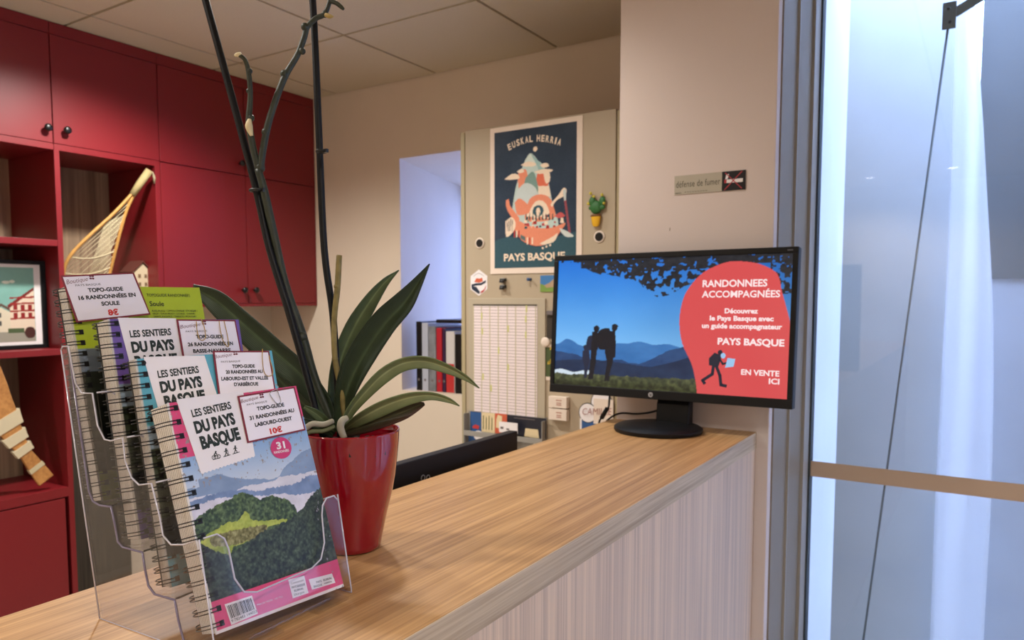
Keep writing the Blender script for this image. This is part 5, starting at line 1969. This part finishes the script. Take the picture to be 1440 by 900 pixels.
# barcode and logos at the foot of the front cover
k = MB(T4)
bq = [hit(T4, *p) for p in ((315, 850), (353.5, 837.5), (362, 863), (324.5, 879))]
poly(k, bq, .0009)
k.build('barcode_label', M_TITLE, b4)
k = MB(T4)
rb = random.Random(12)
A, B, Cq, D = [Vector((p[0], p[1], 0)) for p in (bq[0], bq[1], bq[2], bq[3])]
t = .06
while t < .93:
    wd_ = rb.choice([.012, .02, .03])
    p0_, p1_ = A.lerp(B, t).lerp(D.lerp(Cq, t), .10), A.lerp(B, t).lerp(D.lerp(Cq, t), .72)
    p2_, p3_ = A.lerp(B, t + wd_).lerp(D.lerp(Cq, t + wd_), .72), A.lerp(B, t + wd_).lerp(D.lerp(Cq, t + wd_), .10)
    poly(k, [(p.x, p.y) for p in (p0_, p1_, p2_, p3_)], .0012)
    t += wd_ + rb.choice([.015, .02, .028])
text_on(k, T4, '9 782483 144023', (325, 875.5), (360.5, 861), 4, .0012, .0)
k.build('barcode_print', M_INK, b4, kind='stuff')
k = MB(T4)
for quad in (((404.5, 815.5), (427, 809.5), (433, 834), (411, 841.5)), ((433.5, 815), (466, 806.5), (471, 819.5), (438, 829.5))):
    poly(k, [hit(T4, *p) for p in quad], .0009)
k.build('logo_label', M_TITLE, b4)
k = MB(T4)
text_on(k, T4, 'Communauté', (408.5, 822), (426, 817), 3, .0012, 0)
text_on(k, T4, 'PAYS BASQUE', (409.5, 828), (428, 823), 3.2, .0012, .03)
text_on(k, T4, 'EUSKAL', (413, 832.5), (426, 828.5), 3, .0012, .03)
text_on(k, T4, 'Elkargoa', (413, 838), (427, 833.5), 3, .0012, 0)
text_on(k, T4, 'PAYS', (444, 820.5), (451.5, 818.5), 3, .0012, .02)
text_on(k, T4, 'BASQUE', (440.5, 826.5), (452, 823.5), 3, .0012, .02)
text_on(k, T4, 'EUSKAL', (454, 817.5), (466, 814), 3, .0012, .02)
text_on(k, T4, 'HERRIA', (455, 821.5), (466, 818.5), 2, .0012, .02)
k.build('logo_lettering', M_INKSOFT, b4)
k = MB(T4)
text_on(k, T4, 'PRIX DE VENTE : 10€ TTC', (361, 852), (397, 840), 2.4, .0009, 0)
k.build('price_line', M_TAGW, b4)

b3, T3 = book('third booklet from the back with light blue cover', (-.6450, .402, 1.1440), (-.6905, .402, 1.3615), (-.6720, .551, 1.3617), .1495, .2222, .0150, 20, paintb((92, 168, 188), 110))
title_block(b3, T3, [(201, 502), (287, 500), (306, 560), (222, 575)],
            [('LES SENTIERS', (222, 531.5), (279.5, 524), 9.5, .03), ('DU PAYS', (226, 552), (284.5, 543), 14, .055), ('BASQUE', (232, 572), (289, 562), 14, .055)])
b2, T2 = book('second booklet from the back with purple cover', (-.6940, .402, 1.1820), (-.7355, .402, 1.3995), (-.7300, .551, 1.3955), .1495, .2214, .0230, 20, paintb((112, 84, 160), 130))
title_block(b2, T2, [(165, 447), (247, 448), (262, 520), (186, 527)],
            [('LES SENTIERS', (182.5, 474.5), (240.5, 471), 9, .03), ('DU PAYS', (185.5, 495.5), (245, 491), 13.5, .055), ('BASQUE', (190, 515), (250, 510), 13, .055)])
b1, T1 = book('rearmost booklet with lime green cover', (-.7605, .402, 1.2110), (-.8150, .402, 1.4350), (-.8020, .551, 1.4345), .1495, .2290, .0200, 20, paint1)
k = MB(T1)
text_on(k, T1, 'TOPOGUIDE RANDONNÉES', (206, 417), (267, 417.8), 4, .0009, .0)
text_on(k, T1, 'Soule', (210.5, 430.5), (230.5, 430.5), 6.5, .0009, .01)
text_on(k, T1, 'AUSSURUCQ / CAMOU-CIHIGUE / ETCHEBAR /', (213, 438.6), (277.5, 438.6), 2.6, .0009, .0)
text_on(k, T1, 'HAUX / IDAUX-MENDY / LICHANS - SUNHAR -', (214.5, 442.6), (275, 442.6), 2.6, .0009, .0)
text_on(k, T1, 'SAINTE-ENGRÂCE / TARDETS / MONTORY', (216, 446.6), (276, 446.6), 2.6, .0009, .0)
k.build('cover_lettering', M_TXT, b1)


def price_tag(label, T, quad, lines, price, logo, clip=None, clipm=None, dz=.0022):
    Tq = T @ Matrix.Translation((0, 0, dz))
    q = [hit(Tq, *p) for p in quad]
    e = empty('price_tag', Tq @ Vector((q[0][0], q[0][1], 0)), label, 'tag', 'printed price cards clipped to the booklets')
    qq = q if sum(q[i][0] * q[(i + 1) % 4][1] - q[(i + 1) % 4][0] * q[i][1] for i in range(4)) > 0 else q[::-1]
    MB(Tq).prism(qq, -.0003, .0002).build('border', M_BORDER, e)
    cx, cy = sum(p[0] for p in q) / 4, sum(p[1] for p in q) / 4
    ins = [(p[0] + (.0019 if p[0] < cx else -.0019), p[1] + (.0017 if p[1] < cy else -.0017)) for p in qq]
    k = MB(Tq)
    poly(k, ins, .0004)
    k.build('card', M_TAGW, e)
    k = MB(Tq)
    for s, l, r, h in lines:
        text_on(k, Tq, s, l, r, h, .0007, .035)
    k.build('lettering', M_INK, e)
    if price:
        k = MB(Tq)
        s, l, r, h = price
        text_on(k, Tq, s, l, r, h, .0007, .04)
        k.build('price', M_PRICE, e)
    k = MB(Tq)
    (l, r, h), (l2, r2, h2) = logo
    text_on(k, Tq, 'Boutique', l, r, h, .0007, -.008, shear=.35)
    fx_, fy_ = hit(Tq, r[0] + 4.5, r[1] - h * .8)
    for i in range(4):
        a = PI / 4 + PI / 2 * i
        fan(k, fx_ + .0018 * math.cos(a), fy_ + .0018 * math.sin(a), .0013, .0010, .0007, n=10)
    k.build('logo_script', M_LOGO, e)
    k = MB(Tq)
    text_on(k, Tq, 'PAYS BASQUE', l2, r2, h2, .0007, .0)
    k.build('logo_caption', M_INKSOFT, e)
    for c_ in (clip or []):
        pts = [hit(Tq, *p) for p in c_]
        sp_ = smooth_path([(p[0], p[1], .0016) for p in pts], 5)
        MB(Tq).tube([Vector(p) for p in sp_], .00045, 6).build('paper_clip', clipm, e, smooth=True)
    return e


M_SILVER = mat('silver_wire', (190, 186, 182), .25, metal=.8)
M_GOLD = mat('gold_wire', (196, 160, 90), .3, metal=.7)
tag4 = price_tag('price card for 10€ clipped to the front pink booklet', T4, [(334, 557), (414, 544), (430.5, 606.5), (348.5, 624)],
          [('TOPO-GUIDE', (361.6, 578), (399.8, 572), 5.2), ('31 RANDONNÉES AU', (351.5, 591.5), (414, 580), 5.2), ('LABOURD-OUEST', (359, 601), (411, 591.5), 5.2)],
          ('10€', (380.5, 611.5), (397.5, 608), 7.6), (((338.5, 567.5), (363, 561), 5), ((347, 571), (375.5, 566), 2.6)),
          [[(386, 540), (390, 546), (379.5, 552), (380, 558), (388, 568), (393, 567), (393, 561), (388, 548)]], M_SILVER)
warp_tree(b4, T4)
price_tag('price card without visible price clipped to the light blue booklet', T3, [(299, 493.5), (378.4, 493.4), (388, 551), (308, 561)],
          [('TOPO-GUIDE', (326.4, 517.6), (358, 517), 4.6), ('20 RANDONNÉES AU', (317.3, 525.6), (369.2, 524.4), 4.6), ("LABOURD-EST ET VALLÉE", (311, 535), (376.9, 533.5), 4.6), ("D'ARBÉROUE", (328.9, 543), (363, 542), 4.6)],
          None, (((301.5, 504.5), (326, 500.5), 5), ((310.5, 510.3), (337.5, 509), 2.4)),
          [[(368, 491), (368, 505), (370, 522), (375, 529), (382, 527), (382, 518), (377, 500)]], M_GOLD)
price_tag('price card with two gold clips on the purple booklet', T2, [(248, 449), (331, 450), (342, 508), (259, 515)],
          [('TOPO-GUIDE', (275.4, 476), (314.2, 475.7), 4.8), ('26 RANDONNÉES EN', (264, 487), (327.4, 485.2), 4.8), ('BASSE-NAVARRE', (271.4, 496.2), (324.3, 494.7), 4.8)],
          None, (((253, 462.5), (282, 458), 5), ((261, 467.5), (291, 466.5), 2.4)),
          [[(275, 452), (276, 465), (279, 476), (284, 479), (288, 474), (286, 460), (281, 447)], [(307, 452), (309, 466), (313, 480), (320, 488), (319, 474), (314, 452)]], M_GOLD)
price_tag('large price card for 8€ tilted over the lime green booklet', T1, [(85, 387.5), (188.3, 383.3), (211.7, 442.5), (107.5, 453.5)],
          [('TOPO-GUIDE', (124, 411), (173, 408.7), 5.2), ('16 RANDONNÉES EN', (110.8, 422), (190.8, 417), 5.2), ('SOULE', (142.8, 430), (168.3, 428.5), 5.2)],
          ('8€', (152.5, 443.5), (167, 442.5), 7.6), (((93.5, 400), (124, 395), 6), ((106, 403), (141.5, 401), 2.8)), dz=.006)
